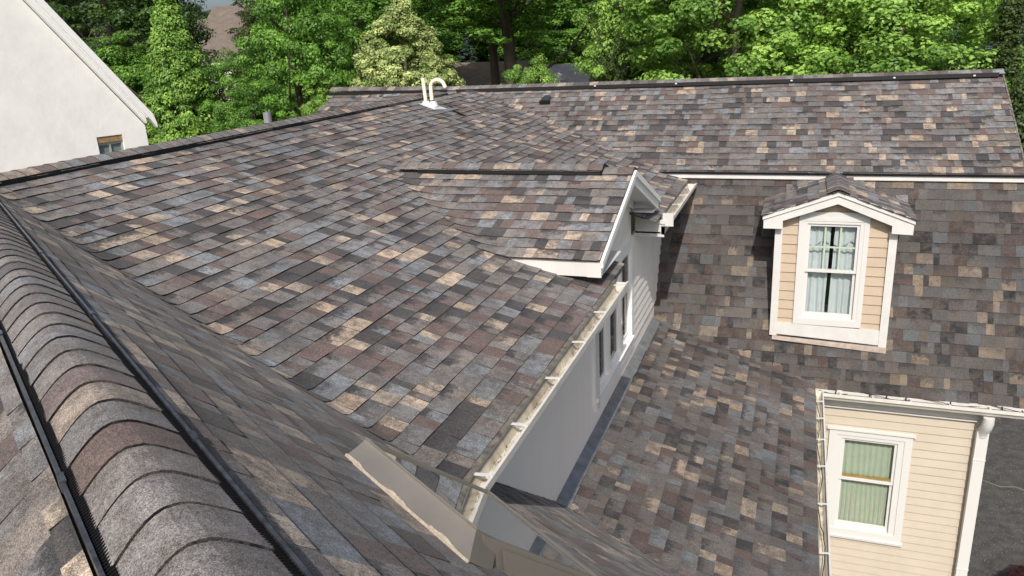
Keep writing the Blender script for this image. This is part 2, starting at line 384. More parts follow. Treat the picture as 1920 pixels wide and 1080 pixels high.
# foreground ridge: vent core, caps, side louvres
prof = []
pc = .234; hw = .117
for k in range(15):
    q = k / 7 - 1; a = abs(q)
    z = -.074 * (math.sqrt(a * a + .10) - .3162) / (math.sqrt(1.10) - .3162) + (.010 * math.sin(math.pi * a) if q < 0 else 0)
    prof.append((q * (hw + .003), z))
caps('ridge_cap', house, 'rounded overlapping caps along the foreground ridge', RP(.35, pc, .788), RP(7.3, pc, .788), (PX, PY, 0), prof, expo=.1465, seed=21, lift=.0075)
for side in (-1, 1):
    e0 = pc + side * hw
    mb = MB(); rim = MB()
    e1 = e0 + side * .020
    hb = .875 - .004
    # louvre body (channel) and its raised outer lip
    a0, a1 = .3, 7.2
    def sec(x, h): return [RP(a0, x, h), RP(a1, x, h)]
    def strip(m_, x0, h0, x1, h1):
        A = sec(x0, h0); B = sec(x1, h1); m_.poly([A[0], A[1], B[1], B[0]])
    strip(mb, e0 - side * .012, .872, e0 + side * .001, .8625)
    strip(mb, e0 + side * .001, .8625, e1 - side * .002, .8685)
    s0 = a0
    while s0 < 2.6:                            # fine fins, the near stretch where they can be seen
        p = RP(s0, e0 - side * .002, .858); q = RP(s0, e1 - side * .001, .8665); r_ = RP(s0, e1 - side * .001, .8595); t_ = RP(s0, e0 - side * .002, .8495)
        d = Vector((QX, QY, 0)) * .0035
        mb.hexa([p, q, r_, t_, p + d, q + d, r_ + d, t_ + d]); s0 += .011
    v = mb.build('ridge_vent', M['black'], house, 'black slotted vent strip under the edge of the foreground caps')
    A = [RP(a0, e1 - side * .003, hb + .006), RP(a0, e1 + side * .0055, hb + .006), RP(a0, e1 + side * .0055, hb - .019), RP(a0, e1 - side * .003, hb - .019)]
    rim.extrude(A, Vector((QX, QY, 0)) * (a1 - a0))
    for s1 in (1.75, 2.95, 4.15):
        A = [RP(s1, e1 - side * .006, hb + .006), RP(s1, e1 + side * .008, hb + .006), RP(s1, e1 + side * .008, hb - .0215), RP(s1, e1 - side * .006, hb - .0215)]
        rim.extrude(A, Vector((QX, QY, 0)) * .045)
    rim.build('vent_rim', M['rim'], v)

def vent_strip(a, b, d, parent, w_=.035, hgt=.05, jag=True):
    """black ribbed edge of a ridge vent from a to b, standing out along d"""
    a = Vector(a); b = Vector(b); mb = MB(); D = b - a; n_ = max(2, int(D.length / .3)); dv = Vector(d)
    for k in range(n_):
        p = a + D * k / n_; q = a + D * (k + 1) / n_; o_ = R.uniform(-.004, .004); z = Vector((0, 0, hgt)) 
        mb.hexa([p, p + dv * (w_ + o_), q + dv * (w_ + o_), q, p + z, p + dv * (w_ * .6 + o_) + z, q + dv * (w_ * .6 + o_) + z, q + z])
    return mb.build('ridge_vent', M['black'], parent)

# middle ridge
caps('ridge_cap', house, 'long cap row of the middle ridge running away on the left', W(-5.72, 3.2, .80), W(-5.75, 12.15, .805), (1, 0, 0), fold(.150, .055), seed=22)
vent_strip(W(-5.60, 3.2, .898), W(-5.63, 12.25, .905), (1, 0, 0), house, .04, .06)

# back roof
cE, sE = 2.09 / math.hypot(2.09, 1.10), 1.10 / math.hypot(2.09, 1.10)
LE = 2.09 / cE
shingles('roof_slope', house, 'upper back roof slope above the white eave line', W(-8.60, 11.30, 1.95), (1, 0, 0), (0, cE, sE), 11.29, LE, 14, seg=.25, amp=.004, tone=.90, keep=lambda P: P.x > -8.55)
mb = MB(); mb.extrude([W(-8.6, 13.41, .875), W(2.69, 13.41, .875), W(2.69, 15.6, 2.0), W(-8.6, 15.6, 2.0)], (0, 0, -.04))
mb.build('roof_slope', M['broof'], house, 'far side of the back roof, hidden behind its ridge')
# ridge caps follow the slight sag at the junction
caps('ridge_cap', house, 'left cap row of the back ridge behind the middle ridge', W(-8.65, 13.53, .765), W(-6.0, 13.43, .81), (0, 1, 0), fold(.15, .06), seed=23)
caps('ridge_cap', house, 'right cap row of the back ridge below the trees', W(2.70, 13.42, .785), W(-6.0, 13.44, .81), (0, 1, 0), fold(.15, .06), seed=24)
vent_strip(W(-8.65, 13.32, .905), W(-6.1, 13.30, .905), (0, -1, 0), house, .035, .055)
vent_strip(W(-5.9, 13.28, .91), W(2.63, 13.28, .878), (0, -1, 0), house, .035, .055)
for px in (-3.34, -1.98, -.2, 1.25, 2.3): mb = MB(); mb.boxh(px, px + .03, 13.235, 13.245, .845, .865); mb.build('vent_clip', M['vinyl'], house)
# steep slope
cF, sF = 1.403 / 2.927, 2.569 / 2.927
LF = 2.927
yb = 9.897; hb_ = 4.519
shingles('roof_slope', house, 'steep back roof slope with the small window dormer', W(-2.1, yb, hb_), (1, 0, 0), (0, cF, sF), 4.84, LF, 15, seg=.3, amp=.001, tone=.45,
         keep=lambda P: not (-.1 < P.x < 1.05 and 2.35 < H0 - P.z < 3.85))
# low slope beyond the wall
Ls = (.375 + 1.785) / cM
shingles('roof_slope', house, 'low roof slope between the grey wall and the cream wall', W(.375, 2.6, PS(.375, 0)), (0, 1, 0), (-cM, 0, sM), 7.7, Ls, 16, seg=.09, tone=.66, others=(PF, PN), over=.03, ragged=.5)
# decks under the shingles so nothing shows through
mb = MB()
def deck(pts, t=.05): mb.extrude([p + Vector((0, 0, -.016)) for p in pts], (0, 0, -t))
deck([W(eaveX - .02, 6.9, PM(eaveX - .02, 0)), W(eaveX - .02, 2.2, PM(eaveX - .02, 0)), W(-5.6, 3.0, PM(-5.6, 0)), W(-5.6, 13.2, PM(-5.6, 0)), W(-1.95, 13.2, PM(-1.95, 0)), W(-1.95, 6.9, PM(-1.95, 0))])
deck([W(-8.55, 11.34, PE(0, 11.34)), W(2.62, 11.34, PE(0, 11.34)), W(2.62, 13.39, PE(0, 13.39)), W(-8.55, 13.39, PE(0, 13.39))], .04)
deck([RP(-1.5, .34, .875), RP(7.0, .34, .875), RP(7.0, 4.6, PN(4.6 * PX, 4.6 * PY)), RP(-1.5, 4.6, PN(4.6 * PX, 4.6 * PY))], .02)
deck([RP(-1.2, .13, .875), RP(7.0, .13, .875), RP(7.0, -1.7, PL(-1.7 * PX, -1.7 * PY)), RP(-1.2, -1.7, PL(-1.7 * PX, -1.7 * PY))], .02)
deck([W(.36, 2.6, PS(.36, 0)), W(.36, 10.0, PS(.36, 0)), W(-1.785, 10.0, PS(-1.785, 0)), W(-1.785, 2.6, PS(-1.785, 0))])
mb.build('roof_deck', M['wood'], house)
# steep-slope backing and body of the back wing
mb = MB()
mb.extrude([W(-2.1, 11.34, 2.0), W(2.68, 11.34, 2.0), W(2.68, 9.96, 4.53), W(-2.1, 9.96, 4.53)], (0, .05, 0))
mb.build('mansard_backing', M['wood'], house)
mb = MB(); mb.boxh(2.45, 2.52, 11.36, 15.2, 2.0, 8); mb.boxh(-8.4, 2.5, 15.1, 15.2, 2.0, 8); mb.boxh(-8.3, -8.2, 11.4, 15.2, 2.05, 8)
mb.boxh(-9.2, -9.1, 2.0, 11.4, 2.1, 8)
mb.build('wall', M['cream'], house, 'plain outer walls of the house away from the roofs')
# rake trim, right end of the back roof
mb = MB()
for (z0, z1, x) in ((0, .13, 2.585), ):
    mb.extrude([W(2.70, 13.39, .86), W(2.70, 11.28, 1.97), W(2.70, 11.28, 2.04), W(2.70, 13.39, .93)], (.02, 0, 0))
mb.build('rake_board', M['wood'], house)

# ---- gutters
def gutter(name, label, A, B, d, wd=.11, dp=.09, straps=(), lipz=.012, inner=True, rise=0, slen=1.0):
    """U-shaped trough from A to B at the shingle edge; d = horizontal direction away from the roof"""
    A = Vector(A); B = Vector(B); d = Vector(d); Z = Vector((0, 0, 1)); D = B - A
    prof_ = [(0, .00), (0, -dp), (wd * .65, -dp), (wd * .8, -dp * .55), (wd, -dp * .3), (wd, lipz), (wd + .016, lipz), (wd + .016, -dp * .35), (wd * .9, -dp * .62), (wd * .75, -dp - .004), (-.004, -dp - .004), (-.004, 0)]
    mb = MB(); mb.extrude([A + d * x + Z * z for x, z in prof_], D)
    for E in (A, B):
        mb.extrude([E + d * x + Z * z for x, z in ((0, .0), (0, -dp), (wd * .65, -dp), (wd * .85, -dp * .5), (wd, 0))], D.normalized() * (.004 if E is A else -.004))
    o = mb.build(name, M['gutter'], house, label)
    if inner:
        mi = MB(); i0 = A + D.normalized() * .01; n_ = max(3, int(D.length / .12)); 
        for k in range(n_):
            p = A + D * (k / n_); q = A + D * ((k + 1) / n_)
            mi.poly([p + d * .004 + Z * (-.03), q + d * .004 + Z * (-.03), q + d * .02 + Z * (-dp + .006), p + d * .02 + Z * (-dp + .006)])
            mi.poly([p + d * .02 + Z * (-dp + .006), q + d * .02 + Z * (-dp + .006), q + d * (wd * .62) + Z * (-dp + .006), p + d * (wd * .62) + Z * (-dp + .006)])
            mi.poly([p + d * (wd * .62) + Z * (-dp + .006), q + d * (wd * .62) + Z * (-dp + .006), q + d * (wd - .004) + Z * (-dp * .3), p + d * (wd - .004) + Z * (-dp * .3)])
        mi.build('trough_lining', M['gutin'], o)
    for t_ in straps:
        ms = MB(); p = A + D * t_
        ms.bar(p + d * (-.03 * slen) + Z * (.004 + rise), p + d * (wd + .012) + Z * (lipz + .003), .022, .005)
        ms.build('gutter_strap', M['vinyl'], o)
    return o
hG = PM(eaveX, 0)
yA, yB = 2.93, 6.42
ys = (3.14, 3.69, 4.33, 4.96, 5.60, 6.30)
gutter('gutter', 'white gutter along the middle slope, straps across its open trough', W(eaveX + .012, yA, hG + .022), W(eaveX + .012, yB, hG + .022), (1, 0, 0), .105, .095, [(y - yA) / (yB - yA) for y in ys])
mb = MB()
for _ in range(260):
    y_ = yA + .05 + (yB - yA - .1) * R.random() ** 1.2; x_ = eaveX + R.uniform(.03, .07); s_ = R.uniform(.002, .007); a = R.uniform(0, 6.28); z_ = hG + .108 - R.uniform(0, .012)
    mb.poly([W(x_ + s_ * math.cos(a + q * 2.1), y_ + s_ * math.sin(a + q * 2.1), z_ - .003 * (q % 2)) for q in range(3)])
mb.build('gutter_debris', M['bark'], house, kind='stuff')
mb = MB()
mb.hexa([W(eaveX - .005, yA, hG + .004), W(eaveX + .030, yA, hG + .012), W(eaveX + .030, yB, hG + .012), W(eaveX - .005, yB, hG + .004), W(eaveX - .005, yA, hG - .002), W(eaveX + .026, yA, hG + .006), W(eaveX + .026, yB, hG + .006), W(eaveX - .005, yB, hG - .002)])
mb.boxh(eaveX - .01, eaveX + .010, yA, yB, hG + .004, hG + .20)
mb.build('drip_edge', M['wood'], house, 'weathered drip edge behind the long gutter')
yA, yB = 8.98, 11.12
gutter('gutter', 'short gutter piece beyond the gable dormer', W(eaveX + .012, yA, hG + .03), W(eaveX + .012, yB, hG + .03), (1, 0, 0), .105, .095, (.08, .33, .6, .86))
mb = MB(); mb.boxh(eaveX - .01, eaveX + .01, yA, yB, hG + .002, hG + .2); mb.build('drip_edge', M['wood'], house)
# eave line between the two back slopes
mb = MB()
mb.extrude([W(-2.3, 11.29, 1.962), W(-2.3, 11.21, 1.976), W(-2.3, 11.21, 2.035), W(-2.3, 11.29, 2.06)], (5.0, 0, 0))
o = mb.build('eave_trim', M['white'], house, 'thin white metal line across the back roof')
mb = MB(); mb.boxh(-2.3, 2.70, 11.19, 11.212, 1.946, 1.972); mb.build('drip_edge', M['black'], house)

# lower gutters
hL = 4.53
gutter('gutter', 'white gutter over the cream wall', W(.44, 9.925, hL + .01), W(2.82, 9.925, hL + .01), (0, -1, 0), .115, .085, (.10, .26, .44, .62, .80, .95), slen=.4)
mb = MB(); mb.extrude([W(.36, 9.93, 4.50), W(.36, 9.895, 4.51), W(.36, 9.895, 4.56), W(.36, 9.93, 4.56)], (2.46, 0, 0)); mb.build('eave_trim', M['white'], house)
gutter('gutter', 'white gutter running toward the viewer along the low slope', W(.375, 3.2, 4.500), W(.375, 9.80, 4.500), (1, 0, 0), .085, .085, (.12, .24, .36, .48, .60, .71, .80, .88, .95), slen=.6)
def cable(pts, parent=house, label=None):
    mb = MB(); mb.tube(pts, .0045, 5); return mb.build('heat_cable', M['cable'], parent, label)
pts = []
y = 3.4
while y < 9.75:
    pts.append(W(.41 + .022 * math.sin(y * 5.1) + R.uniform(-.008, .008), y, 4.50 + R.uniform(0, .02))); y += .11
cable(pts, label='dark heating cable lying in the gutter beside the low slope')
pts = []
x = .42
while x < 2.8:
    pts.append(W(x, 9.875 + .03 * math.sin(x * 9) + R.uniform(-.006, .006), 4.535 + .02 * math.cos(x * 9))); x += .06
cable(pts, label='dark heating cable in the gutter over the cream wall')
for x in (.62, 1.02, 1.21, 1.43, 1.92, 2.47):
    mb = MB(); mb.tube([W(x, 9.94, 4.500), W(x + .01, 9.90, 4.52), W(x, 9.83, 4.533)], .008, 6); mb.boxh(x - .012, x + .012, 9.92, 9.95, 4.488, 4.512); mb.build('cable_clip', M['cable'], house)

# ---- wall under the long gutter
xw = -1.785
def cutY(h): return (( h - .875) / tN + .385 - xw * PX) / PY
mb = MB()
mb.extrude([W(xw, cutY(2.13) + .02, 2.13), W(xw, 6.86, 2.13), W(xw, 6.86, 3.62), W(xw, 10.3, 3.62), W(xw, 10.3, 3.86), W(xw, cutY(3.84) , 3.84)], (-.03, 0, 0))
mb.build('wall', M['panel'], house, 'smooth pale grey wall panel under the long gutter')
mb = MB()       # soffit
mb.boxh(xw - .02, eaveX - .012, 2.9, 6.1, 2.235, 2.255); mb.build('soffit', M['white'], house); mb = MB(); mb.boxh(xw - .02, eaveX - .012, 8.95, 11.1, 2.27, 2.29)
mb.build('soffit', M['white'], house)
mb = MB()       # lead flashing at the foot
n_ = 26
for k in range(n_):
    ya = 5.50 + (10.2 - 5.50) * k / n_; yb_ = ya + (10.2 - 5.50) / n_ + .006; w1 = .115 + R.uniform(-.006, .006); z = .001 * (k % 2)
    a = W(xw + .002, ya, 3.812 - z); b = W(xw + .002, yb_, 3.812 - z); c = W(xw + w1, yb_, PS(xw + w1, 0) - .018 - z); d = W(xw + w1, ya, PS(xw + w1, 0) - .018 - z)
    mb.hexa([a, d, c, b, a + Vector((0, 0, .004)), d + Vector((0, 0, .004)), c + Vector((0, 0, .004)), b + Vector((0, 0, .004))])
o = mb.build('flashing', M['lead'], house, 'blue grey metal flashing along the foot of the wall')

# ---- generic parts
def siding(O, U, length, height, expo=.115, holes=(), th=.016, out=None):
    """clapboards on a vertical plane; O bottom-left (Vector), U unit along; holes = (u0,u1,z0,z1)"""
    mb = MB(); O = Vector(O); U = Vector(U); Z = Vector((0, 0, 1)); N_ = Vector(out); k = 0; z = 0
    while z < height - 1e-4:
        z1 = min(z + expo, height); spans = [(0, length)]
        for (a, b, c, d) in holes:
            if c < z1 - .001 and d > z + .001:
                new = []
                for (p, q) in spans:
                    if b <= p or a >= q: new.append((p, q)); continue
                    if a > p: new.append((p, a))
                    if b < q: new.append((b, q))
                spans = new
        rows_ = [(p, q, z, z1) for p, q in spans]
        for (a, b, c, d) in holes:
            if c < z1 - .001 and d > z + .001:
                if d < z1: rows_.append((a, b, d, z1))
                if c > z: rows_.append((a, b, z, c))
        zf, zc = z, z1
        for (p, q, z, z1) in rows_:
            A = O + U * p + Z * z; B = O + U * q + Z * z; C_ = O + U * q + Z * z1; D_ = O + U * p + Z * z1
            t0 = N_ * (th + (.001 - th) * (z - zf) / expo); t1 = N_ * (th + (.001 - th) * (z1 - zf) / expo); bk = -N_ * .02
            mb.hexa([A + bk, B + bk, C_ + bk, D_ + bk, A + t0, B + t0, C_ + t1, D_ + t1])
        z = zc
    return mb

def rectframe(mb, P, U, N_, u0, u1, h0, h1, wl, wr, wt, wb, d0, d1):
    """picture frame; P(u,h,n) point fn"""
    def bx_(a, b, c, d):
        mb.hexa([P(a, c, d0), P(b, c, d0), P(b, d, d0), P(a, d, d0), P(a, c, d1), P(b, c, d1), P(b, d, d1), P(a, d, d1)])
    bx_(u0, u1, h0, h0 + wt); bx_(u0, u1, h1 - wb, h1); bx_(u0, u0 + wl, h0 + wt, h1 - wb); bx_(u1 - wr, u1, h0 + wt, h1 - wb)

def window(origin, U, N_, u0, u1, h0, h1, casing=(.1, .1, .09, .1), g0=None, curtain='w', sill=True, cap=False, muntin=False, label=None, depth=.02, crown=False, gl='glass', vm='vinyl', rec=1.0):
    """double-hung window; u along U from origin (x,y), h metres under the eye; N_ faces outward"""
    U = Vector((*U, 0)); Nn = Vector((*N_, 0)); O = Vector((*origin, 0))
    def P(u, h, n): return O + U * u + Nn * n + Vector((0, 0, H0 - h))
    cl, cr, ct, cb = casing
    mb = MB(); rectframe(mb, P, U, Nn, u0, u1, h0, h1, cl * .55, cr * .55, ct * .6, cb * .9, -.06, depth)
    rectframe(mb, P, U, Nn, u0 + cl * .55, u1 - cr * .55, h0 + ct * .6, h1 - cb * .9, cl * .45, cr * .45, ct * .4, cb * .1 + .002, -.09 * rec, depth * .5 + .004)
    if cap:
        mb.hexa([P(u0 - .03, h0 - .025, -.02), P(u1 + .03, h0 - .025, -.02), P(u1 + .03, h0, -.02), P(u0 - .03, h0, -.02), P(u0 - .03, h0 - .02, .05), P(u1 + .03, h0 - .02, .05), P(u1 + .03, h0, .05), P(u0 - .03, h0, .05)])
    win = mb.build('window', M[vm], house, label)
    a, b, c, d = u0 + cl, u1 - cr, h0 + ct, h1 - cb
    mid = (c + d) / 2 if g0 is None else g0
    fr = .034; fb = .06
    mb = MB(); rectframe(mb, P, U, Nn, a, b, c, mid + .02, fr, fr, fr, .036, -.03 * rec, -.004 * rec); mb.build('upper_sash', M[vm], win)
    mb = MB(); rectframe(mb, P, U, Nn, a, b, mid - .016, d, fr + .004, fr + .004, .034, fb, -.065 * rec, -.032 * rec); mb.build('lower_sash', M[vm], win)
    for (p, q, n) in ((c + fr - .004, mid, -.018 * rec), (mid, d - fb + .004, -.05 * rec)):
        mb = MB(); mb.hexa([P(a + .02, p, n), P(b - .02, p, n), P(b - .02, q, n), P(a + .02, q, n), P(a + .02, p, n - .004), P(b - .02, p, n - .004), P(b - .02, q, n - .004), P(a + .02, q, n - .004)]); mb.build('pane', M[gl], win)
    if muntin:
        mb = MB(); gw = b - a - 2 * fr
        for f in (.333, .667):
            u = a + fr + gw * f; mb.hexa([P(u - .011, c, -.032), P(u + .011, c, -.032), P(u + .011, mid, -.032), P(u - .011, mid, -.032), P(u - .011, c, -.026), P(u + .011, c, -.026), P(u + .011, mid, -.026), P(u - .011, mid, -.026)])
        hh = (c + mid) / 2; mb.hexa([P(a, hh - .011, -.031), P(b, hh - .011, -.031), P(b, hh + .011, -.031), P(a, hh + .011, -.031), P(a, hh - .011, -.025), P(b, hh - .011, -.025), P(b, hh + .011, -.025), P(a, hh + .011, -.025)])
        mb.build('muntin', M['mut'], win)
    # room behind
    mb = MB(); bk = -.30
    mb.poly([P(u0, h0, bk), P(u1, h0, bk), P(u1, h1, bk), P(u0, h1, bk)]); mb.poly([P(u0, h0, bk), P(u0, h0, -.07), P(u0, h1, -.07), P(u0, h1, bk)]); mb.poly([P(u1, h0, bk), P(u1, h0, -.07), P(u1, h1, -.07), P(u1, h1, bk)])
    mb.poly([P(u0, h0, bk), P(u0, h0, -.07), P(u1, h0, -.07), P(u1, h0, bk)]); mb.poly([P(u0, h1, bk), P(u0, h1, -.07), P(u1, h1, -.07), P(u1, h1, bk)])
    mb.build('room_lining', M['dark'], win)
    def drape(x0, x1, y0, y1, n, folds, amp, m_, sag=0):
        mb = MB(); nn = 60; vs = []; rows = 10
        ph = R.uniform(0, 6)
        for j in range(rows + 1):
            tt = j / rows
            for i in range(nn + 1):
                q = i / nn; x = x0 + (x1 - x0) * q
                x += .006 * math.sin(tt * 3 + q * 9 + ph)
                zz = n + amp * (math.sin(q * folds * 6.283 + .7 * math.sin(q * 11 + ph) + .25 * math.sin(tt * 5)) * (.55 + .45 * tt))
                hh = y0 + (y1 - y0) * tt + sag * math.sin(q * 3.14159 * 2) * (1 if j == rows else 0)
                vs.append(P(x, hh, zz))
        mb.mesh(vs, [(j * (nn + 1) + i, j * (nn + 1) + i + 1, (j + 1) * (nn + 1) + i + 1, (j + 1) * (nn + 1) + i) for j in range(rows) for i in range(nn)], sm=True)
        return mb.build('curtain', m_, win)
    if curtain == 'w':
        gp = a + (b - a) * .49
        drape(a + .01, gp - .022, c, d, -.115, 3.5, .014, M['curtw']); drape(gp + .022, b - .01, c, d, -.115, 3.5, .014, M['curtw'])
        drape(a + .01, gp - .03, c - .02, c + .28, -.092, 2.5, .010, M['curtw'], .03); drape(gp + .03, b - .01, c - .02, c + .28, -.092, 2.5, .010, M['curtw'], .03)
    elif curtain == 'g':
        drape(a + .01, b - .01, c, mid - .03, -.10, 9, .010, M['curtg']); drape(a + .01, b - .01, mid, d, -.105, 11, .012, M['curtg'])
        mb = MB(); mb.hexa([P(a + .03, mid - .062, -.034), P(b - .03, mid - .062, -.034), P(b - .03, mid - .022, -.034), P(a + .03, mid - .022, -.034), P(a + .03, mid - .062, -.024), P(b - .03, mid - .062, -.024), P(b - .03, mid - .022, -.024), P(a + .03, mid - .022, -.024)]); mb.build('wooden_rail', M['bar'], win)
    elif curtain == 'd':
        drape(a + (b - a) * .45, b, c, d, -.16, 3, .012, M['curtw'])
    if sill:
        mb = MB(); mb.hexa([P(u0 - .02, h1 - .03, -.02), P(u1 + .02, h1 - .03, -.02), P(u1 + .02, h1 + .012, -.02), P(u0 - .02, h1 + .012, -.02), P(u0 - .02, h1 - .024, .05), P(u1 + .02, h1 - .024, .05), P(u1 + .02, h1 + .012, .045), P(u0 - .02, h1 + .012, .045)])
        mb.build('sill', M[vm], win)
    return win

# ---- gable dormer over the wall
yr, hr = 7.5, 1.28; yl, hl = 6.08, 1.795; yq, hq = 8.90, 1.83
xf = -1.50
tl_ = (hl - hr) / (yr - yl); tr_ = (hq - hr) / (yq - yr)
mb = siding(W(xw, 8.70, 3.62), (0, 1, 0), 2.35, 1.34, .118, out=(1, 0, 0))
gw_ = MB()
gw_.extrude([W(xw, 6.86, 2.30), W(xw, 6.86, 2.02), W(xw, yr, hr + .10), W(xw, 8.72, 1.90), W(xw, 8.72, 2.30)], (-.03, 0, 0))
gd = gw_.build('gable_dormer', M['sideb'], house, 'gable dormer wall with three tall windows')
mb.build('siding', M['sideb'], gd)
# roof of the dormer: left then right slope
c_, s_ = 1 / math.hypot(1, tl_), tl_ / math.hypot(1, tl_)
PGl = lambda x, y: hr + tl_ * (yr - y)
shingles('dormer_roof', gd, 'dormer roof slope facing the viewer', W(-4.6, yl - .03, hl + .01), (1, 0, 0), (0, c_, s_), 3.10, (yr - yl + .03) / c_, 31, others=(PM,), over=.03, seg=.06, ragged=.4)
c2, s2 = 1 / math.hypot(1, tr_), tr_ / math.hypot(1, tr_)
shingles('dormer_roof', gd, None, W(-4.6, yq + .03, hq + .01), (1, 0, 0), (0, -c2, s2), 3.10, (yq - yr + .03) / c2, 32, others=(PM,), over=.04, seg=.1)
mb = MB()
for (ya, ha, yb2, hb2) in ((yl, hl, yr, hr), (yq, hq, yr, hr)):
    mb.extrude([W(-1.52, ya, ha + .016), W(-1.52, yb2, hb2 + .016), W(-1.52, yb2, hb2 + .05), W(-1.52, ya, ha + .05)], (-2.4, 0, 0))
mb.build('dormer_deck', M['wood'], gd)
caps('ridge_cap', gd, 'short cap row on the gable dormer', W(-1.50, yr, hr - .012), W(-1.83, yr, hr - .012), (0, 1, 0), fold(.14, .045), seed=33)
caps('ridge_cap', gd, None, W(-1.80, yr, hr - .045), W(-4.02, yr, hr - .045), (0, 1, 0), fold(.145, .05), seed=34)
vent_strip(W(-1.80, yr - .115, hr + .038), W(-3.78, yr - .115, hr + .038), (0, -1, 0), gd, .035, .045)
mb = MB(); 
for sgn in (-1, 1):
    pr = [W(-1.79, yr, hr - .05), W(-1.79, yr + sgn * .15, hr + .0), W(-1.79, yr + sgn * .15, hr + .04), W(-1.79, yr, hr)]
    mb.extrude(pr, (-.02, 0, 0))
mb.build('vent_end', M['black'], gd)
# fascia on the eave that faces the viewer, rakes on the gable end
mb = MB(); mb.boxh(-3.0, xf, yl - .008, yl + .025, hl + .012, hl + .155); mb.boxh(xf - .12, xf + .006, yl - .012, yl + .0, hl + .022, hl + .158)
mb.boxh(-3.0, xf, yl + .02, 6.88, hl + .145, hl + .155)
mb.build('fascia', M['fascia'], gd, 'white fascia board under the near eave of the dormer')
mb = MB()
def rake(x, t, y0, h0, y1, h1, a, b):
    mb.extrude([W(x, y0, h0 + a), W(x, y1, h1 + a), W(x, y1, h1 + b), W(x, y0, h0 + b)], (t, 0, 0))
rake(xf - .03, .03, yl, hl, yr, hr, .022, .155); rake(xf - .03, .03, yr, hr, yq, hq, .022, .155)
rake(xf, .022, yl - .01, hl + .003, yr, hr, .012, .07); rake(xf, .022, yr, hr, yq + .01, hq + .003, .012, .07)
rake(xw + .001, .03, 6.86, hl + (6.86 - yl) * -tl_, yr, hr, .10, .20); rake(xw + .001, .03, yr, hr, 8.72, hr + (8.72 - yr) * tr_, .10, .20)
mb.build('rake_board', M['lightened_white'], gd)
mb = MB()
mb.extrude([W(xf - .03, yl + .02, hl + .09), W(xf - .03, yr, hr + .09), W(xf - .03, yr, hr + .10), W(xf - .03, yl + .02, hl + .10)], (xw - xf + .03, 0, 0))
mb.extrude([W(xf - .03, yr, hr + .09), W(xf - .03, yq - .02, hq + .09), W(xf - .03, yq - .02, hq + .10), W(xf - .03, yr, hr + .10)], (xw - xf + .03, 0, 0))
mb.boxh(xw, xf - .03, 8.72, yq, hq + .14, hq + .16)
mb.boxh(xw, xf - .02, yq - .025, yq, hq + .022, hq + .16)
mb.build('soffit', M['lightened_white'], gd)
mb = MB()     # boxed return under the far eave
mb.extrude([W(xw, 8.95, 2.11), W(-1.44, 8.95, 2.165), W(-1.44, 8.95, 2.33), W(xw, 8.95, 2.33)], (0, .05, 0))
mb.extrude([W(xw, 8.935, 2.075), W(-1.43, 8.935, 2.135), W(-1.43, 8.935, 2.175), W(xw, 8.935, 2.12)], (0, .06, 0))
mb.boxh(-1.475, -1.44, 8.95, 11.1, 2.20, 2.30)
mb.boxh(xw, -1.44, 8.957, 9.0, 2.16, 2.335); mb.boxh(-1.46, -1.335, 8.955, 8.978, 2.045, 2.20)
mb.build('eave_return', M['white'], gd)
# windows of the gable dormer: three tall double-hung units
mb = MB(); mb.boxh(xw, xw + .022, 6.86, 8.72, 2.26, 2.36); mb.boxh(xw, xw + .024, 8.66, 8.76, 2.28, 3.62); mb.boxh(xw, xw + .024, 6.83, 6.90, 2.28, 3.56); mb.boxh(xw, xw + .03, 6.86, 8.74, 3.52, 3.63)
mb.build('window_trim', M['lightened_white'], gd)
for k, (a, b) in enumerate(((6.90, 7.47), (7.50, 8.07), (8.10, 8.66))):
    window((xw, 0), (0, 1), (1, 0), a, b, 2.36, 3.52, casing=(.045, .045, .05, .05), g0=2.86, curtain=None, sill=True, depth=.022, gl='glassd', vm='lightened_white', rec=.4, label=('tall window nearest the grey panel', 'middle window of the gable dormer', 'tall window at the siding end of the gable dormer')[k])
mb = MB(); mb.boxh(xw + .0, xw + .05, 6.905, 6.925, 2.3, 3.60); mb.build('cable_conduit', M['vinyl'], gd)

# ---- small dormer on the steep slope
def WD(x, y, h): return W(x + .005, y + .10, h + .03)
def bD(m_, x0, x1, y0, y1, h0, h1): m_.boxh(x0 + .005, x1 + .005, y0 + .10, y1 + .10, h0 + .03, h1 + .03)
yd = 10.10
holes = [(.069 + .21, .823 + .21 + .01, .0, 1.75)]
mb = siding(WD(-.21, yd + .01, 3.90), (1, 0, 0), 1.375, 1.60, .125, holes=[(.285, 1.03, -.1, 1.7)], out=(0, -1, 0))
mb.extrude([WD(-.2, yd + .012, 2.33), WD(1.15, yd + .012, 2.33), WD(.485, yd + .012, 2.0)], (0, .02, 0))
wd_ = mb.build('window_dormer', M['tan'], house, 'small window dormer with tan siding on the steep slope')
mb = MB()
bD(mb, -.235, -.145, yd - .035, yd + .02, 2.42, 3.895); mb.build('corner_board', M['white'], wd_); mb = MB(); bD(mb, 1.085, 1.178, yd - .035, yd + .02, 2.44, 3.95)
mb.build('corner_board', M['white'], wd_)
mb = MB(); mb.extrude([WD(-.145, yd - .028, 3.715), WD(1.085, yd - .028, 3.735), WD(1.085, yd - .028, 3.93), WD(-.145, yd - .028, 3.875)], (0, .04, 0)); mb.build('apron_board', M['white'], wd_)
mb = MB(); mb.extrude([WD(-.20, yd - .05, 3.895), WD(1.18, yd - .05, 3.95), WD(1.18, yd - .065, 4.02), WD(-.20, yd - .065, 3.945)], (0, .012, 0))
mb.build('flashing', mat('tan_flashing', (.40, .33, .29), .5, var=.3, vscale=18), wd_)
mb = MB()
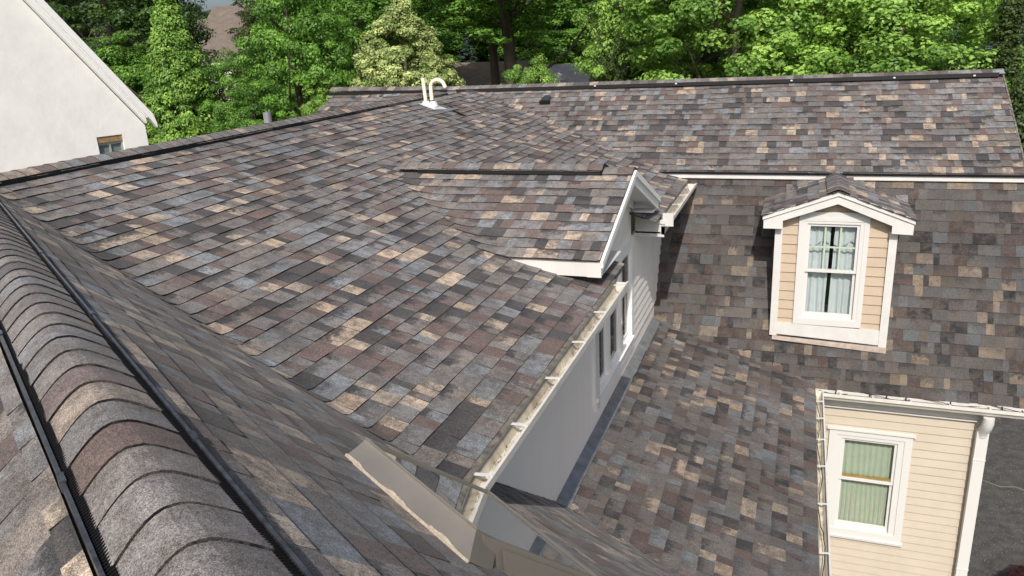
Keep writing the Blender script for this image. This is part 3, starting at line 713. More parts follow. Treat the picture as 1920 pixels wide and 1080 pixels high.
mb.extrude([WD(-.215, yd + .0, 2.36), WD(-.215, yd + .80, 2.42), WD(-.215, yd + .05, 3.90), WD(-.215, yd + .0, 3.90)], (.02, 0, 0)); mb.build('cheek_wall', M['tan'], wd_); mb = MB(); mb.extrude([WD(1.14, yd + .0, 2.36), WD(1.14, yd + .80, 2.42), WD(1.14, yd + .05, 3.90), WD(1.14, yd + .0, 3.90)], (.02, 0, 0))
mb.build('cheek_wall', M['tan'], wd_)
window((.005, yd + .088), (1, 0), (0, -1), .045, .860, 2.315, 3.745, casing=(.105, .105, .085, .095), g0=3.015, curtain='w', muntin=True, sill=False, label='window of the small dormer with white curtains parted in the middle')
# rake boards with level returns
yf = 9.965; ax, ah = .475, 1.945
lx, lh = -.378, 2.262; rx, rh = 1.328, 2.268
mb = MB()
mb.extrude([WD(lx, yf, lh), WD(ax, yf, ah), WD(rx, yf, rh), WD(rx, yf, 2.448), WD(1.095, yf, 2.440), WD(1.095, yf, 2.345), WD(ax, yf, ah + .148), WD(-.148, yf, 2.320), WD(-.148, yf, 2.425), WD(lx, yf, 2.425)], (0, .03, 0))
mb.build('rake_board', M['white'], wd_)
mb = MB()
mb.extrude([WD(lx - .012, yf - .018, lh - .012), WD(ax, yf - .018, ah - .012), WD(ax, yf - .018, ah + .045), WD(lx - .012, yf - .018, lh + .048)], (0, .02, 0))
mb.extrude([WD(ax, yf - .018, ah - .012), WD(rx + .012, yf - .018, rh - .012), WD(rx + .012, yf - .018, rh + .048), WD(ax, yf - .018, ah + .045)], (0, .02, 0))
mb.build('rake_moulding', M['fascia'], wd_)
mb = MB()
mb.extrude([WD(lx, yf + .03, lh + .03), WD(ax, yf + .03, ah + .03), WD(ax, yf + .03, ah + .045), WD(lx, yf + .03, lh + .045)], (0, 1.0, 0)); mb.extrude([WD(ax, yf + .03, ah + .03), WD(rx, yf + .03, rh + .03), WD(rx, yf + .03, rh + .045), WD(ax, yf + .03, ah + .045)], (0, 1.0, 0))
bD(mb, lx + .005, -.15, yf + .03, 10.7, 2.40, 2.415); bD(mb, 1.10, rx - .005, yf + .03, 10.7, 2.42, 2.435); bD(mb, lx, lx + .02, yf + .03, 10.7, 2.28, 2.42); bD(mb, rx - .02, rx, yf + .03, 10.7, 2.28, 2.44)
mb.build('soffit', M['white'], wd_)
# header trim above the sash
mb = MB(); mb.extrude([WD(.045, yd - .03, 2.285), WD(.860, yd - .03, 2.285), WD(.860, yd - .03, 2.22), WD(.045, yd - .03, 2.22)], (0, .03, 0)); mb.build('header', M['white'], wd_)
tl2 = (lh - ah) / (ax - lx); tr2 = (rh - ah) / (rx - ax)
k1 = 1 / math.hypot(1, tl2); k2 = 1 / math.hypot(1, tr2)
shingles('dormer_roof', wd_, None, WD(lx - .03, 11.35, lh - .01 + .03 * tl2), (0, -1, 0), (k1, 0, k1 * tl2), 1.42, (ax - lx + .03) / k1, 41, seg=.2, others=(PF,), over=.025, keep=lambda P: P.y < 11.31, amp=.001, wid=(.06, .17))
shingles('dormer_roof', wd_, None, WD(rx + .03, 9.93, rh - .01 + .03 * tr2), (0, 1, 0), (-k2, 0, k2 * tr2), 1.42, (rx - ax + .03) / k2, 42, seg=.2, others=(PF,), over=.025, keep=lambda P: P.y < 11.31, amp=.001, wid=(.06, .17))
caps('ridge_cap', wd_, 'capped ridge of the small dormer', WD(ax, 9.925, ah - .034), WD(ax, 11.08, ah - .040), (1, 0, 0), fold(.13, .052), expo=.11, seed=43)

# ---- cream wall with its window, downspout
yw = 10.06
mb = siding(W(.48, yw, 8.0), (1, 0, 0), 1.80, 3.18, .1175, holes=[(.585 - .48 + .01, 1.60 - .48 - .01, 8 - 6.74, 8 - 5.13)], out=(0, -1, 0))
mb.build('wall', M['cream'], house, 'cream clapboard wall under the lower gutter')
mb = MB(); mb.boxh(.40, 2.285, yw - .03, yw + .02, 4.60, 4.80); mb.boxh(.40, 2.285, yw - .05, yw - .02, 4.79, 4.812)
mb.boxh(.38, 2.75, 9.94, yw + .02, 4.60, 4.615); mb.boxh(2.28, 2.42, yw - .02, yw + .1, 4.6, 8.0)
mb.build('frieze_board', M['white'], house, 'white frieze board shaded by the gutter above the cream wall')
mb = MB(); mb.boxh(.36, 2.30, yw + .1, yw + .12, 4.6, 8.0); mb.boxh(.36, .42, 3.4, yw, 4.62, 8.0); mb.build('wall', M['cream'], house, 'wall under the low slope')
window((0, yw - .012), (1, 0), (0, -1), .600, 1.595, 5.125, 6.755, casing=(.165, .165, .125, .145), g0=5.86, curtain='g', cap=True, label='window in the cream wall with pale green pleated curtains', depth=.03)
mb = MB()
xs = 2.335
mb.boxh(xs - .065, xs + .065, yw - .13, yw - .035, 4.90, 8.0); mb.boxh(xs - .07, xs + .07, yw - .135, yw - .03, 5.28, 5.295); mb.boxh(xs - .07, xs + .07, yw - .135, yw - .03, 6.9, 6.915)
dsp = mb.build('downspout', M['vinyl'], house, 'white square downspout at the corner of the cream wall')
mb = MB(); mb.tube([W(xs + .02, 9.86, 4.66), W(xs + .02, 9.865, 4.74), W(xs + .012, 9.90, 4.83), W(xs, 9.965, 4.90), W(xs, 9.975, 4.97)], [.062, .066, .066, .064, .062], 12); mb.build('elbow', M['vinyl'], dsp)

# ---- roof fittings
mb = MB()
pz = lambda x: PM(x, 0)
a = Vector((-5.52, 10.72)); 
mb.hexa([W(-5.47, 10.86, pz(-5.47) - .012), W(-5.18, 10.80, pz(-5.18) - .014), W(-5.10, 11.06, pz(-5.10) - .014), W(-5.44, 11.10, pz(-5.44) - .012), W(-5.47, 10.86, pz(-5.47) - .018), W(-5.18, 10.80, pz(-5.18) - .024), W(-5.10, 11.06, pz(-5.10) - .030), W(-5.44, 11.10, pz(-5.44) - .018)])
mb.tube([W(-5.415, 11.0, .93), W(-5.413, 11.0, .86)], [.075, .045], 12); mb.tube([W(-5.285, 10.98, .95), W(-5.285, 10.98, .87)], [.085, .048], 12)
fl = mb.build('pipe_flashing', M['alum'], house, 'crumpled silver flashing plate at the foot of the two vent pipes')
mb = MB(); mb.tube([W(-5.413, 11.0, .90), W(-5.435, 11.0, .525)], .028, 14); mb.build('vent_pipe', M['pvc'], house, 'straight cream plastic vent pipe')
pts = [W(-5.30, 10.98, .90), W(-5.305, 10.98, .66)]
for k in range(1, 11):
    an = math.pi * k / 10 * .93; pts.append(W(-5.305 + .115 * (1 - math.cos(an)), 10.98, .66 - .10 * math.sin(an)))
pts.append(W(-5.062, 10.98, .675))
mb = MB(); mb.tube(pts, .029, 14); mb.build('vent_pipe', M['pvc'], house, 'cream plastic vent pipe bent over like a cane')
for x, y_ in ((-5.413, 11.0), (-5.30, 10.98)):
    mb = MB(); mb.tube([W(x, y_, .885), W(x, y_, .855)], .036, 12); mb.build('pipe_collar', M['black'], house)
mb = MB(); mb.extrude([W(-5.02, 11.05, pz(-5.02) - .016), W(-4.80, 10.97, pz(-4.80) - .016), W(-4.78, 11.02, pz(-4.78) - .016), W(-5.0, 11.10, pz(-5.0) - .016)], (0, 0, .006)); mb.build('dark_strip', M['black'], house)  # thin dark strip on the slope beside the pipes
mb = MB(); xx, yy = -4.11, 12.96; hh = PE(0, yy)
mb.hexa([W(xx - .07, yy - .08, hh + .03), W(xx + .07, yy - .08, hh + .03), W(xx + .065, yy + .10, hh - .055), W(xx - .065, yy + .10, hh - .055), W(xx - .06, yy - .09, hh - .055), W(xx + .06, yy - .09, hh - .055), W(xx + .05, yy + .09, hh - .10), W(xx - .05, yy + .09, hh - .10)])
rv = mb.build('roof_vent', M['rim'], house, 'small black box vent high on the back slope')
mb = MB(); mb.boxh(xx - .095, xx + .095, yy - .092, yy - .082, hh + .03, hh - .03); mb.build('vent_hood', M['black'], rv)
mb = MB(); mb.tube([W(-6.02, 7.93, 1.15), W(-6.02, 7.93, .715)], .048, 16); 
mb.build('flue_pipe', M['galv'], house, 'stubby grey metal pipe behind the middle ridge')

# ---- skylight with its upstand flashing
def SK(al, pp, d): return RP(al, pp, .875 + tN * (pp - .385) - d)
mb = MB()
nd = .10
gA, gB, gC, gD = SK(2.42, 1.10, nd), SK(2.56, 1.72, nd), SK(1.67, 1.555, nd), SK(1.62, 1.06, nd)
mb.poly([gA, gD, gC, gB]); mb.poly([p - Vector((0, 0, .02)) for p in (gA, gB, gC, gD)])
sky_o = MB()
Z = Vector((0, 0, 1))
def curb(a, b, wd, top=.012, bot=.16):
    d = (b - a).normalized(); r_ = d.cross(Z).normalized()
    p = [a - r_ * wd / 2, a + r_ * wd / 2, b + r_ * wd / 2, b - r_ * wd / 2]
    sky_o.hexa([q - Z * bot for q in p] + [q + Z * top for q in p])
curb(gB + (gC - gB) * -.02, gC + (gC - gB) * .02, .014, .008)
curb(gA, gB, .02, .010)
curb(gD, gC, .016, .006, .17)
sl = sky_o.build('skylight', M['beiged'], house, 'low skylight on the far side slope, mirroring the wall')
mb.build('glass', M['sglass'], sl)
# upstand: curved sheet, foot flange on the shingles and a tall leaf behind it
mb = MB(); rows = []
base0, base1 = (2.355, .985), (1.55, .965)
foot = RP(base0[0], base0[1], .875 + tN * (base0[1] - .385) - .014), RP(base1[0], base1[1], .875 + tN * (base1[1] - .385) - .014)
tops = SK(2.395, 1.085, .115), SK(1.625, 1.045, .115)
nseg = 10
for j in range(nseg + 1):
    t_ = j / nseg
    row = []
    for e in (0, 1):
        A, B = foot[e], tops[e]
        dxy = Vector((B.x - A.x, B.y - A.y, 0)); dz = B.z - A.z
        cur = (1 - (1 - t_) ** 1.6)
        p = Vector((A.x, A.y, A.z)) + dxy * cur + Z * (dz * t_ ** 1.5)
        row.append(p)
    rows.append(row)
vs = [p for r_ in rows for p in r_]; vs2 = [p + Vector((-.002, .003, -.004)) for p in vs]
mb.mesh(vs, [(2 * j, 2 * j + 1, 2 * j + 3, 2 * j + 2) for j in range(nseg)], sm=True)
mb.mesh(vs2, [(2 * j, 2 * j + 2, 2 * j + 3, 2 * j + 1) for j in range(nseg)], sm=True)
mb.bar(tops[0], tops[1], .006, .008); mb.bar(foot[0], foot[1], .004, .006)
mb.build('upstand_flashing', M['beige'], sl, 'tall bent beige metal sheet on the uphill side of the skylight')
mb = MB(); n_ = 150; w_ = [.007 + .0055 * math.sin(k * .115) + .001 * math.sin(k * .41) + R.uniform(-.0012, .0012) for k in range(n_ + 1)]  # ragged pale strip: sun glare on the sheet's foot, put into shape and colour
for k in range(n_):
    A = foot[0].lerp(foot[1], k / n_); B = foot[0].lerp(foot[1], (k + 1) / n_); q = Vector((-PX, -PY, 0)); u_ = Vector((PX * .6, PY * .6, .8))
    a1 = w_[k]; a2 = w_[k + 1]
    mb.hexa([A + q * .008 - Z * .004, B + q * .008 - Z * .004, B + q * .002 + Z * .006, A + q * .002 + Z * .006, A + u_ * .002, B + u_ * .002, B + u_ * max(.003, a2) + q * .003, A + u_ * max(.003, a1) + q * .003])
mb.build('glare_strip', mat('painted_glare', (.50, .43, .34), .6, var=.35, vscale=60), sl, 'ragged pale strip of painted sun glare along the foot of the metal sheet')
mb = MB()   # folded end box with a screw and the side face running down from it
q0 = SK(1.575, 1.055, -.0); q1 = SK(1.590, 1.115, .098)
q1 = tops[1] + (q0 - foot[1]); mb.poly([foot[1], q0, q1, tops[1]])
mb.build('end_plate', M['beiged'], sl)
mb = MB()
f0 = SK(1.60, 1.115, .088); f1 = SK(1.655, 1.56, .085); 
mb.extrude([f0, f1, f1 - Z * .09, f0 - Z * .10], Vector((QX, QY, 0)) * -.006)
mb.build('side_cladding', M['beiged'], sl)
c0 = RP(1.538, 1.03, 0); c0.z = (q0.z + q1.z) / 2
mb = MB(); mb.tube([c0 + Vector((0.004, -.008, 0)), c0 + Vector((.006, -.014, .0))], .006, 10); mb.build('screw', M['alum'], sl)

# ------------------------------------------------------------------ neighbours
SU = Vector((math.sin(math.radians(20)), math.cos(math.radians(20)), 0)); SN = Vector((SU.y, -SU.x, 0)); SP = Vector((-14, 14.01, H0))
def NP(s_, h, n_=0): return SP + SU * s_ + SN * n_ - Vector((0, 0, h))      # along the gable wall, metres under the eye, proud of the wall
sb = empty('stucco_house', (-16, 14, 0), 'white stucco gable house with pale white rake trim at the top left', 'house')
K = 1.36; hin = lambda q: 1.50 + K * q
AP = -6.0
mb = MB()
def wallp(pts): mb.extrude(pts, SN * -.25)
w0, w1, wt, wb_ = -1.104, -.545, 1.638, 2.5
wallp([NP(0, hin(0)), NP(w1, hin(w1)), NP(w1, H0), NP(0, H0)])
wallp([NP(w1, hin(w1)), NP(w0, hin(w0)), NP(w0, wt), NP(w1, wt)])
wallp([NP(w1, wb_), NP(w0, wb_), NP(w0, H0), NP(w1, H0)])
wallp([NP(w0, hin(w0)), NP(AP, hin(AP)), NP(2 * AP, hin(0)), NP(2 * AP, H0), NP(w0, H0)])
mb.extrude([NP(0, hin(0), -.25), NP(0, H0, -.25), NP(-.25, H0, -.25), NP(-.25, hin(-.25), -.25)], SN * -9)
mb.build('wall', M['stucco'], sb)
mb = MB()
mb.extrude([NP(.22, hin(.22) - .46, .12), NP(AP, hin(AP) - .46, .12), NP(AP, hin(AP) - .40, .12), NP(.22, hin(.22) - .40, .12)], SN * -9)
mb.extrude([NP(AP, hin(AP) - .46, .12), NP(2 * AP - .22, hin(.22) - .46, .12), NP(2 * AP - .22, hin(.22) - .40, .12), NP(AP, hin(AP) - .40, .12)], SN * -9)
mb.build('roof', M['groof'], sb)
for (a, b, n_, e, nm) in ((-.455, -.245, .15, .17, 'gutter_edge'), (-.243, -.178, .11, .04, 'rake_moulding'), (-.176, -.01, .13, -.01, 'rake_board')):
    mb = MB()
    if nm == 'gutter_edge': mb.extrude([NP(e + .045, hin(e) - .27, n_), NP(e - .01, hin(e - .01) + a, n_), NP(AP, hin(AP) + a, n_), NP(AP, hin(AP) + b, n_), NP(e - .08, hin(e - .08) + b, n_), NP(e + .05, hin(e) - .16, n_)], SN * -(n_ - .0))
    else: mb.extrude([NP(e, hin(e) + a, n_), NP(AP, hin(AP) + a, n_), NP(AP, hin(AP) + b, n_), NP(e, hin(e) + b - .02, n_)], SN * -(n_ - .0))
    mb.build(nm, M['lightened_white'], sb)
mb = MB(); mb.extrude([NP(w0, wt, -.02), NP(w1, wt, -.02), NP(w1, 1.775, -.02), NP(w0, 1.775, -.02)], SN * -.06); mb.build('window_board', M['barkw'], sb, 'bare wooden board above the small window')
mb = MB()
def fb(a, b, c, d): mb.extrude([NP(a, c, -.05), NP(b, c, -.05), NP(b, d, -.05), NP(a, d, -.05)], SN * -.05)
fb(w0, w1, 1.775, 1.83); fb(w0, w0 + .04, 1.83, wb_); fb(w1 - .04, w1, 1.83, wb_); fb(-.845, -.815, 1.83, wb_)
wn = mb.build('window', M['greyf'], sb, 'small grey framed window low in the gable')
mb = MB(); mb.extrude([NP(w0, 1.775, -.09), NP(w1, 1.775, -.09), NP(w1, wb_, -.09), NP(w0, wb_, -.09)], SN * -.02); mb.build('pane', M['paneg'], wn)

def at(px, py, d):
    """ground position under the pixel column px at distance d (world y)"""
    v = Vector(((px - 960) / 1457.5, -(py - 540) / 1457.5, -1)); q = m3 @ v; k = d / q.y
    return q.x * k, d, H0 + q.z * k
def T_(px, top, d, cr, shape, leaf, label, **k):
    x, y, z = at(px, top, d); return tree(label, x, y, z, cr, shape, leaf, **k)
def gable_house(name, loc, w_, d_, eave, ridge, rot, roofm, label, extra=None, wins=True):
    e = empty(name, (loc[0], loc[1], 0), label, 'house'); ca, sa = math.cos(rot), math.sin(rot)
    def T(x, y, z): return Vector((loc[0] + x * ca - y * sa, loc[1] + x * sa + y * ca, z))
    mb = MB()
    a = [T(-w_ / 2, -d_ / 2, 0), T(w_ / 2, -d_ / 2, 0), T(w_ / 2, d_ / 2, 0), T(-w_ / 2, d_ / 2, 0)]; b = [p + Vector((0, 0, eave)) for p in a]
    mb.hexa(a + b); mb.extrude([b[0], b[3], T(-w_ / 2, 0, ridge - .1)], (b[1] - b[0])); mb.build('wall', M['hwall'], e)
    mb = MB(); o_ = .4; k = (ridge - eave) / (d_ / 2)
    for s_ in (-1, 1):
        p = [T(-w_ / 2 - o_, s_ * (d_ / 2 + o_), eave - o_ * k), T(w_ / 2 + o_, s_ * (d_ / 2 + o_), eave - o_ * k), T(w_ / 2 + o_, 0, ridge), T(-w_ / 2 - o_, 0, ridge)]
        mb.extrude(p, (0, 0, .12))
    mb.build('roof', roofm, e)
    mb = MB(); mb.extrude([T(-w_ / 2 - o_, -(d_ / 2 + o_) - .02, eave - o_ * k - .12), T(w_ / 2 + o_, -(d_ / 2 + o_) - .02, eave - o_ * k - .12), T(w_ / 2 + o_, -(d_ / 2 + o_) - .02, eave - o_ * k + .06), T(-w_ / 2 - o_, -(d_ / 2 + o_) - .02, eave - o_ * k + .06)], T(0, -.1, 0) - T(0, 0, 0)); mb.build('gutter', M['white'], e)
    if wins:
        for x in (-w_ * .25, w_ * .25):
            mb = MB(); mb.extrude([T(x - .5, -d_ / 2 - .03, eave - 2.0), T(x + .5, -d_ / 2 - .03, eave - 2.0), T(x + .5, -d_ / 2 - .03, eave - .6), T(x - .5, -d_ / 2 - .03, eave - .6)], T(0, .05, 0) - T(0, 0, 0)); mb.build('window', M['paneg'], e)
    return e, T
bh, T = gable_house('brown_roofed_house', (-36.4, 49.5), 7.4, 9, 8.0 - .4, 11.0, .15, M['broof'], 'distant house with a plain brown shingle roof among the trees')
mb = MB()
mb.extrude([T(-7.6, -3.4, 8.4), T(-3.0, -3.4, 8.4), T(-3.0, -.2, 10.2), T(-7.6, -.2, 10.2)], (0, 0, .12)); mb.extrude([T(-7.6, 3, 8.4), T(-3.0, 3, 8.4), T(-3.0, -.2, 10.2), T(-7.6, -.2, 10.2)], (0, 0, .12))
mb.build('side_roof', M['broof'], bh); mb = MB(); mb.hexa([T(-7.4, -3, 0), T(-3.2, -3, 0), T(-3.2, 3, 0), T(-7.4, 3, 0), T(-7.4, -3, 8.3), T(-3.2, -3, 8.3), T(-3.2, 3, 8.3), T(-7.4, 3, 8.3)]); mb.build('wall', M['hwall'], bh)
gable_house('grey_roofed_garage', (at(1050, 125, 40)[0], 42.5), 2.4, 4.0, 5.0, 6.35, .35, M['groof'], 'low garage with a pale grey gable roof beyond the back ridge', wins=False)
gh, T = gable_house('tan_roofed_shed', (at(872, 130, 40)[0], 41.5), 6.4, 5.0, 5.35, 6.65, -.22, M['troof'], 'low building with a tan brown roof beside the spruce', wins=False)
mb = MB(); mb.hexa([T(3.35, -1.5, 0), T(3.9, -1.5, 0), T(3.9, -1.0, 0), T(3.35, -1.0, 0), T(3.35, -1.5, 5.75), T(3.9, -1.5, 5.75), T(3.9, -1.0, 5.75), T(3.35, -1.0, 5.75)])
o = mb.build('chimney', M['red'], gh)

# ------------------------------------------------------------------ trees
LM = dict(
    maple=leaf_mat('maple_leaves', (.060, .145, .022), (.215, .42, .065)),
    bright=leaf_mat('bright_leaves', (.090, .20, .030), (.36, .56, .12)),
    light=leaf_mat('yellow_green_leaves', (.12, .19, .045), (.56, .64, .27), .28),
    dark=leaf_mat('dark_leaves', (.028, .070, .014), (.10, .19, .038)),
    olive=leaf_mat('olive_leaves', (.035, .065, .016), (.095, .140, .035)),
    blue=leaf_mat('spruce_needles', (.020, .042, .026), (.07, .11, .085), .1),
    maroon=leaf_mat('maroon_leaves', (.035, .012, .014), (.10, .035, .035), .15),
)
def crown_mesh(name, seed, npuff, nleaf, leaf, shape='round', puff=(.13, .24), asp=2.1):
    """unit crown: radius 1 about the origin, z from -1 to 1 (scaled later); leaves are small folded blades"""
    r = random.Random(seed); mb = MB()
    for p_ in range(npuff):
        while True:
            v = Vector((r.uniform(-1, 1), r.uniform(-1, 1), r.uniform(-1, 1)))
            if .05 < v.length < 1: break
        rad = r.uniform(.45, 1) ** .5; v = v.normalized() * rad
        if shape == 'cone':
            t_ = (v.z + 1) / 2; k = max(.10, (1 - t_) ** .75 * 1.15); v.x *= k; v.y *= k
        elif shape == 'egg':
            t_ = (v.z + 1) / 2; k = 1.25 * (1 - t_) ** .62 * min(1, .6 + 1.2 * t_); v.x *= k; v.y *= k
        elif shape == 'spruce':
            t_ = r.random() ** .7; a = r.uniform(0, 6.283); q = (1 - t_) * (.45 + .55 * r.random()); v = Vector((math.cos(a) * q, math.sin(a) * q, t_ * 2 - 1 - q * .22))
        pr = r.uniform(*puff) * (1.0 if shape != 'spruce' else .7); tone = r.choice((.1, .3, .45, .6, .85)) 
        flat = r.uniform(.5, .85)
        for l_ in range(nleaf):
            d = Vector((r.gauss(0, 1), r.gauss(0, 1), r.gauss(.35, .9))).normalized(); rr = pr * r.uniform(.35, 1) ** .5
            c = v + Vector((d.x * rr, d.y * rr, d.z * rr * flat))
            nrm = (d * 1.1 + v.normalized() * .4 + Vector((0, 0, .35)) + Vector((r.gauss(0, .5), r.gauss(0, .5), r.gauss(0, .45)))).normalized()
            t1 = nrm.orthogonal().normalized(); t1.rotate(__import__('mathutils').Quaternion(nrm, r.uniform(0, 6.283))); t2 = nrm.cross(t1)
            s_ = leaf * r.uniform(.6, 1.35); w_ = s_ * r.uniform(.5, .8)
            tn = min(1, max(0, tone + r.uniform(-.3, .3)))
            c.z = v.z + (c.z - v.z) / asp; t1 = Vector((t1.x, t1.y, t1.z / asp)); t2 = Vector((t2.x, t2.y, t2.z / asp)); nrm = Vector((nrm.x, nrm.y, nrm.z / asp))
            mb.poly([c - t1 * s_, c - t2 * w_ + nrm * s_ * .15, c + t1 * s_, c + t2 * w_ + nrm * s_ * .15], (tn, tn, tn, 1))
    me = bpy.data.meshes.new(name); me.from_pydata(mb.v, [], mb.f)
    at = me.attributes.new('tab', 'FLOAT_COLOR', 'FACE'); at.data.foreach_set('color', [x for c in mb.c for x in c]); me.update()
    return me
def trunk_mesh(name, seed, limbs=7):
    r = random.Random(seed); mb = MB()
    sway = [(0, 0)]
    for k in range(6): sway.append((sway[-1][0] + r.uniform(-.02, .02), sway[-1][1] + r.uniform(-.02, .02)))
    pts = [Vector((sway[k][0], sway[k][1], k / 6)) for k in range(7)]
    mb.tube(pts, [.017, .0145, .013, .0115, .009, .006, .003], 9)
    for l_ in range(limbs):
        t_ = r.uniform(.32, .8); k = int(t_ * 6); p = pts[k].lerp(pts[k + 1], t_ * 6 - k); a = r.uniform(0, 6.283); L_ = r.uniform(.14, .30) * (1.15 - t_)* 1.6
        q = p + Vector((math.cos(a) * L_ * .5, math.sin(a) * L_ * .5, L_ * .45)); e = p + Vector((math.cos(a + .2) * L_, math.sin(a + .2) * L_, L_ * 1.05))
        mb.tube([p, q, e], [.005, .0035, .0012], 6)
    me = bpy.data.meshes.new(name); me.from_pydata(mb.v, [], mb.f); me.polygons.foreach_set('use_smooth', [True] * len(mb.f)); me.materials.append(M['bark']); me.update()
    return me
CR = dict(
    round=[crown_mesh('crown_round', 1, 420, 190, .0205, puff=(.10, .20)), crown_mesh('crown_round_b', 2, 420, 190, .0205, puff=(.10, .20))],
    fine=[crown_mesh('crown_fine', 6, 440, 150, .021, 'egg', (.09, .17), 1.3)],
    cone=[crown_mesh('crown_cone', 4, 480, 170, .023, 'cone', (.11, .19))],
    loose=[crown_mesh('crown_loose', 5, 420, 180, .0205, 'round', (.11, .23)), crown_mesh('crown_loose_b', 8, 460, 170, .0205, 'round', (.10, .20))],
    spruce=[crown_mesh('crown_spruce', 7, 420, 90, .020, 'spruce', (.08, .14))],
)
TR = [trunk_mesh('trunk_a', 1), trunk_mesh('trunk_b', 2)]
cache = {}
def with_mat(me, m):
    key = (me.name, m.name)
    if key not in cache:
        c = me.copy(); c.materials.clear(); c.materials.append(m); cache[key] = c
    return cache[key]
tcount = 0
def tree(label, x, y, height, cr, shape, leaf, name='leafy_tree', cat='tree', group=None, low=.18, trunk=1.0, lean=0):
    """cr = crown radius; low = fraction of the height where the crown starts"""
    global tcount; tcount += 1
    e = empty(name, (x, y, 0), label, cat, group)
    t_ = bpy.data.objects.new('trunk', TR[tcount % 2]); C.objects.link(t_); t_.parent = e; t_.scale = (height * trunk, height * trunk, height * .93); t_.rotation_euler = (lean, 0, R.uniform(0, 6))
    ms = CR[shape]; me = with_mat(ms[tcount % len(ms)], LM[leaf])
    c = bpy.data.objects.new('crown', me); C.objects.link(c); c.parent = e
    hz = height * (1 - low) / 2; c.scale = (cr, cr, hz); c.location = (0, 0, height - hz); c.rotation_euler = (0, 0, R.uniform(0, 6.28))
    return e
import numpy as _np
FT = 'front row of garden trees'
T_(303, -45, 24, 2.15, 'cone', 'bright', 'light green maple with a pointed crown right of the stucco gable', low=.0)
T_(412, 92, 25, 1.5, 'round', 'maple', 'low bushy green tree between the light green maple and the big maple', low=.1)
T_(533, -100, 26, 2.35, 'round', 'maple', 'big rounded maple with deep green puffy foliage left of the ridge end', low=.02)
T_(470, 130, 23.5, 1.6, 'round', 'maple', 'low maple bough mass just above the middle ridge', low=.1)
T_(610, 150, 25, 1.3, 'round', 'bright', 'small bright green tree by the left end of the back ridge', low=.1)
T_(744, -12, 27, 2.35, 'fine', 'light', 'dense yellow green tree behind the vent pipes', low=.42)
T_(150, -200, 27, 4.0, 'loose', 'dark', 'dark green tree rising behind the stucco rake', low=.0)
T_(215, 60, 25, 2.2, 'loose', 'maple', 'shaded green tree tucked behind the stucco rake', low=.05)
T_(640, -160, 36, 4.5, 'round', 'maple', 'tall tree behind the big maple and the yellow green tree', low=.05)
T_(815, -260, 48, 4.6, 'loose', 'maple', 'tall dark crowned tree above the tan roofed shed', low=.30)
T_(935, -420, 33, 4.6, 'loose', 'maple', 'tall tree with a bare thick trunk in the gap left of centre', low=.42, trunk=1.25)
T_(905, -420, 35, 2.2, 'loose', 'olive', 'slim leaning tree with a forked trunk beside the bare trunk', low=.55, trunk=.9, lean=.03)
T_(872, 40, 46, 2.4, 'spruce', 'blue', 'dark blue green spruce behind the tan roofed shed', name='spruce', low=.02)
T_(990, 104, 24, 1.25, 'round', 'bright', 'small bright green bushy tree beside the grey garage roof', low=.15)
T_(1050, -90, 50, 4.2, 'loose', 'maple', 'mid green tree behind the grey garage roof', low=.20)
T_(1200, -190, 27, 2.1, 'loose', 'bright', 'broad light green tree right of the grey garage roof', low=.10)
T_(1290, -150, 33, 3.6, 'loose', 'olive', 'olive green tree between the two broad light green trees', low=.05)
T_(1400, -300, 25, 3.4, 'loose', 'bright', 'large bright leafy tree above the middle of the back ridge', low=.12)
T_(1560, -160, 28, 3.5, 'loose', 'bright', 'broad bright tree behind the right half of the back ridge', low=.05)
T_(1700, -120, 24, 3.2, 'loose', 'bright', 'bright leafy tree above the right end of the back ridge', low=.03)
T_(1500, 60, 23, 1.8, 'round', 'maple', 'low leafy tree filling the gap above the back ridge', low=.05)
T_(1900, -20, 22, 2.2, 'spruce', 'olive', 'dark olive evergreen at the right edge', name='evergreen', low=.0)
T_(1960, 100, 19, 1.9, 'fine', 'olive', 'olive shrubby tree beside the right roof corner', low=.0)
T_(1850, -80, 40, 3.2, 'round', 'blue', 'grey green tree far behind the right roof corner', low=.1)
T_(1150, 55, 26, 1.1, 'round', 'olive', 'low olive green tree at the foot of the broad light green tree', low=.0)
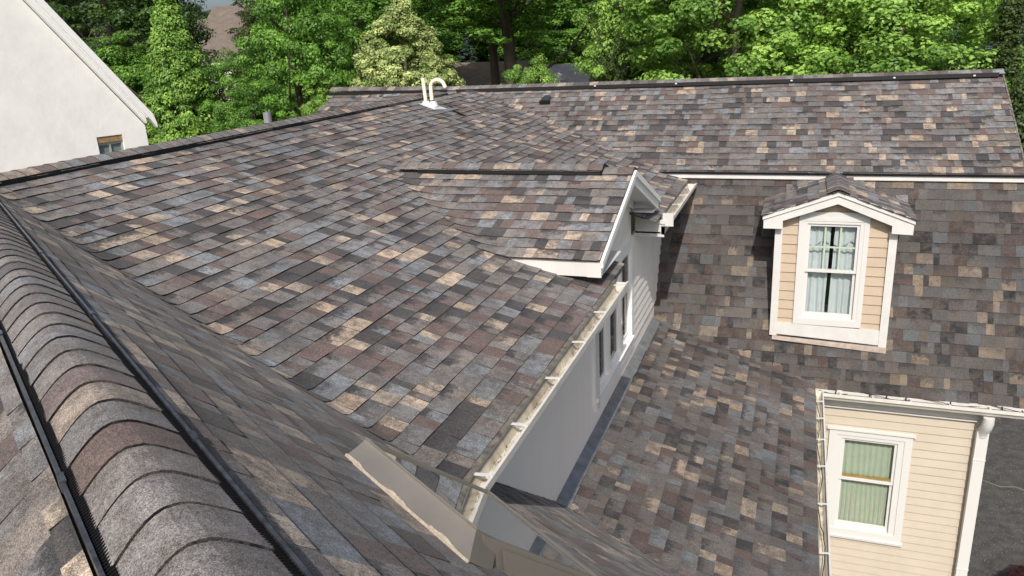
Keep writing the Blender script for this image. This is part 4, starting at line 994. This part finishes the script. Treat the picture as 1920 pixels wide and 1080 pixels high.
FAR = ['behind the stucco wall at the far left', 'behind the upper part of the stucco rake', 'just left of the pointed maple',
       'behind the right side of the big maple', 'left of the yellow green tree', 'directly behind the yellow green tree', 'above the tan roofed shed', 'behind the bare thick trunk',
       'just right of the bare thick trunk', 'above the small bright bushy tree', 'behind the broad light green tree', 'right of the broad light green tree', 'behind the olive green tree',
       'left of the large bright tree', 'behind the large bright tree', 'right of the large bright tree', 'behind the broad bright tree', 'above the right half of the back ridge',
       'behind the bright tree at the ridge end', 'above the right end of the back ridge', 'beyond the grey green tree', 'behind the evergreen at the right edge', 'farthest right']
k = 0
for px in range(-60, 2050, 105):
    k += 1
    x, y, z = at(px + R.uniform(-25, 25), 60, 52 + R.uniform(-4, 9))
    if 200 < px < 540: continue
    tree('tall far tree ' + FAR.pop(0), x, y, 13.5 + R.uniform(-1.0, 3.5), 4.3 + R.random(), ('round', 'loose', 'round')[k % 3], ('dark', 'maple', 'dark', 'olive')[k % 4], group='far row of tall trees', low=.0)
for px, d_, tp in ((225, 72, -60), (330, 90, -2), (420, 95, 10), (520, 74, -70)):
    x, y, z = at(px, tp, d_); tree({225: 'distant tree left of the brown roof', 330: 'distant tree above the left part of the brown roof', 420: 'distant tree above the peak of the brown roof', 520: 'distant tree right of the brown roof'}[px], x, y, z, 6, 'round', 'olive', group='trees behind the brown roofed house', low=.0)
MIDL = ['behind the big maple', 'behind the yellow green tree', 'between the two light green trees', 'under the olive green tree', 'behind the large bright tree', 'under the broad bright tree', 'behind the right end of the ridge', 'beside the evergreen', 'at the far right']
k = 0
for px in range(500, 2000, 170):
    k += 1
    x, y, z = at(px + R.uniform(-25, 25), 60, 43 + R.uniform(-2, 4))
    if 780 < px < 1100: continue
    tree('dark green understorey tree ' + MIDL.pop(0), x, y, 9.0 + R.uniform(-.8, 1.0), 3.2, 'round', 'dark', group='middle distance understorey trees', low=.0)
# shrub beside the driveway
sx, sy = 3.75, 11.02
e = empty('maroon_shrub', (sx, sy, 0), 'dark maroon shrub beside the driveway at the bottom right corner', 'shrub')
c = bpy.data.objects.new('foliage', with_mat(CR['round'][0], LM['maroon'])); C.objects.link(c); c.parent = e; c.scale = (.55, .45, .30); c.location = (0, 0, .28)
mb = MB()
for k in range(6):
    a = k * 1.05; mb.tube([(sx, sy, 0), (sx + .3 * math.cos(a), sy + .25 * math.sin(a), .5)], [.012, .005], 5)
mb.build('stem', M['bark'], e)
for o in bpy.data.objects:
    if '_o' in o: del o['_o']
print('objects', len(bpy.data.objects))
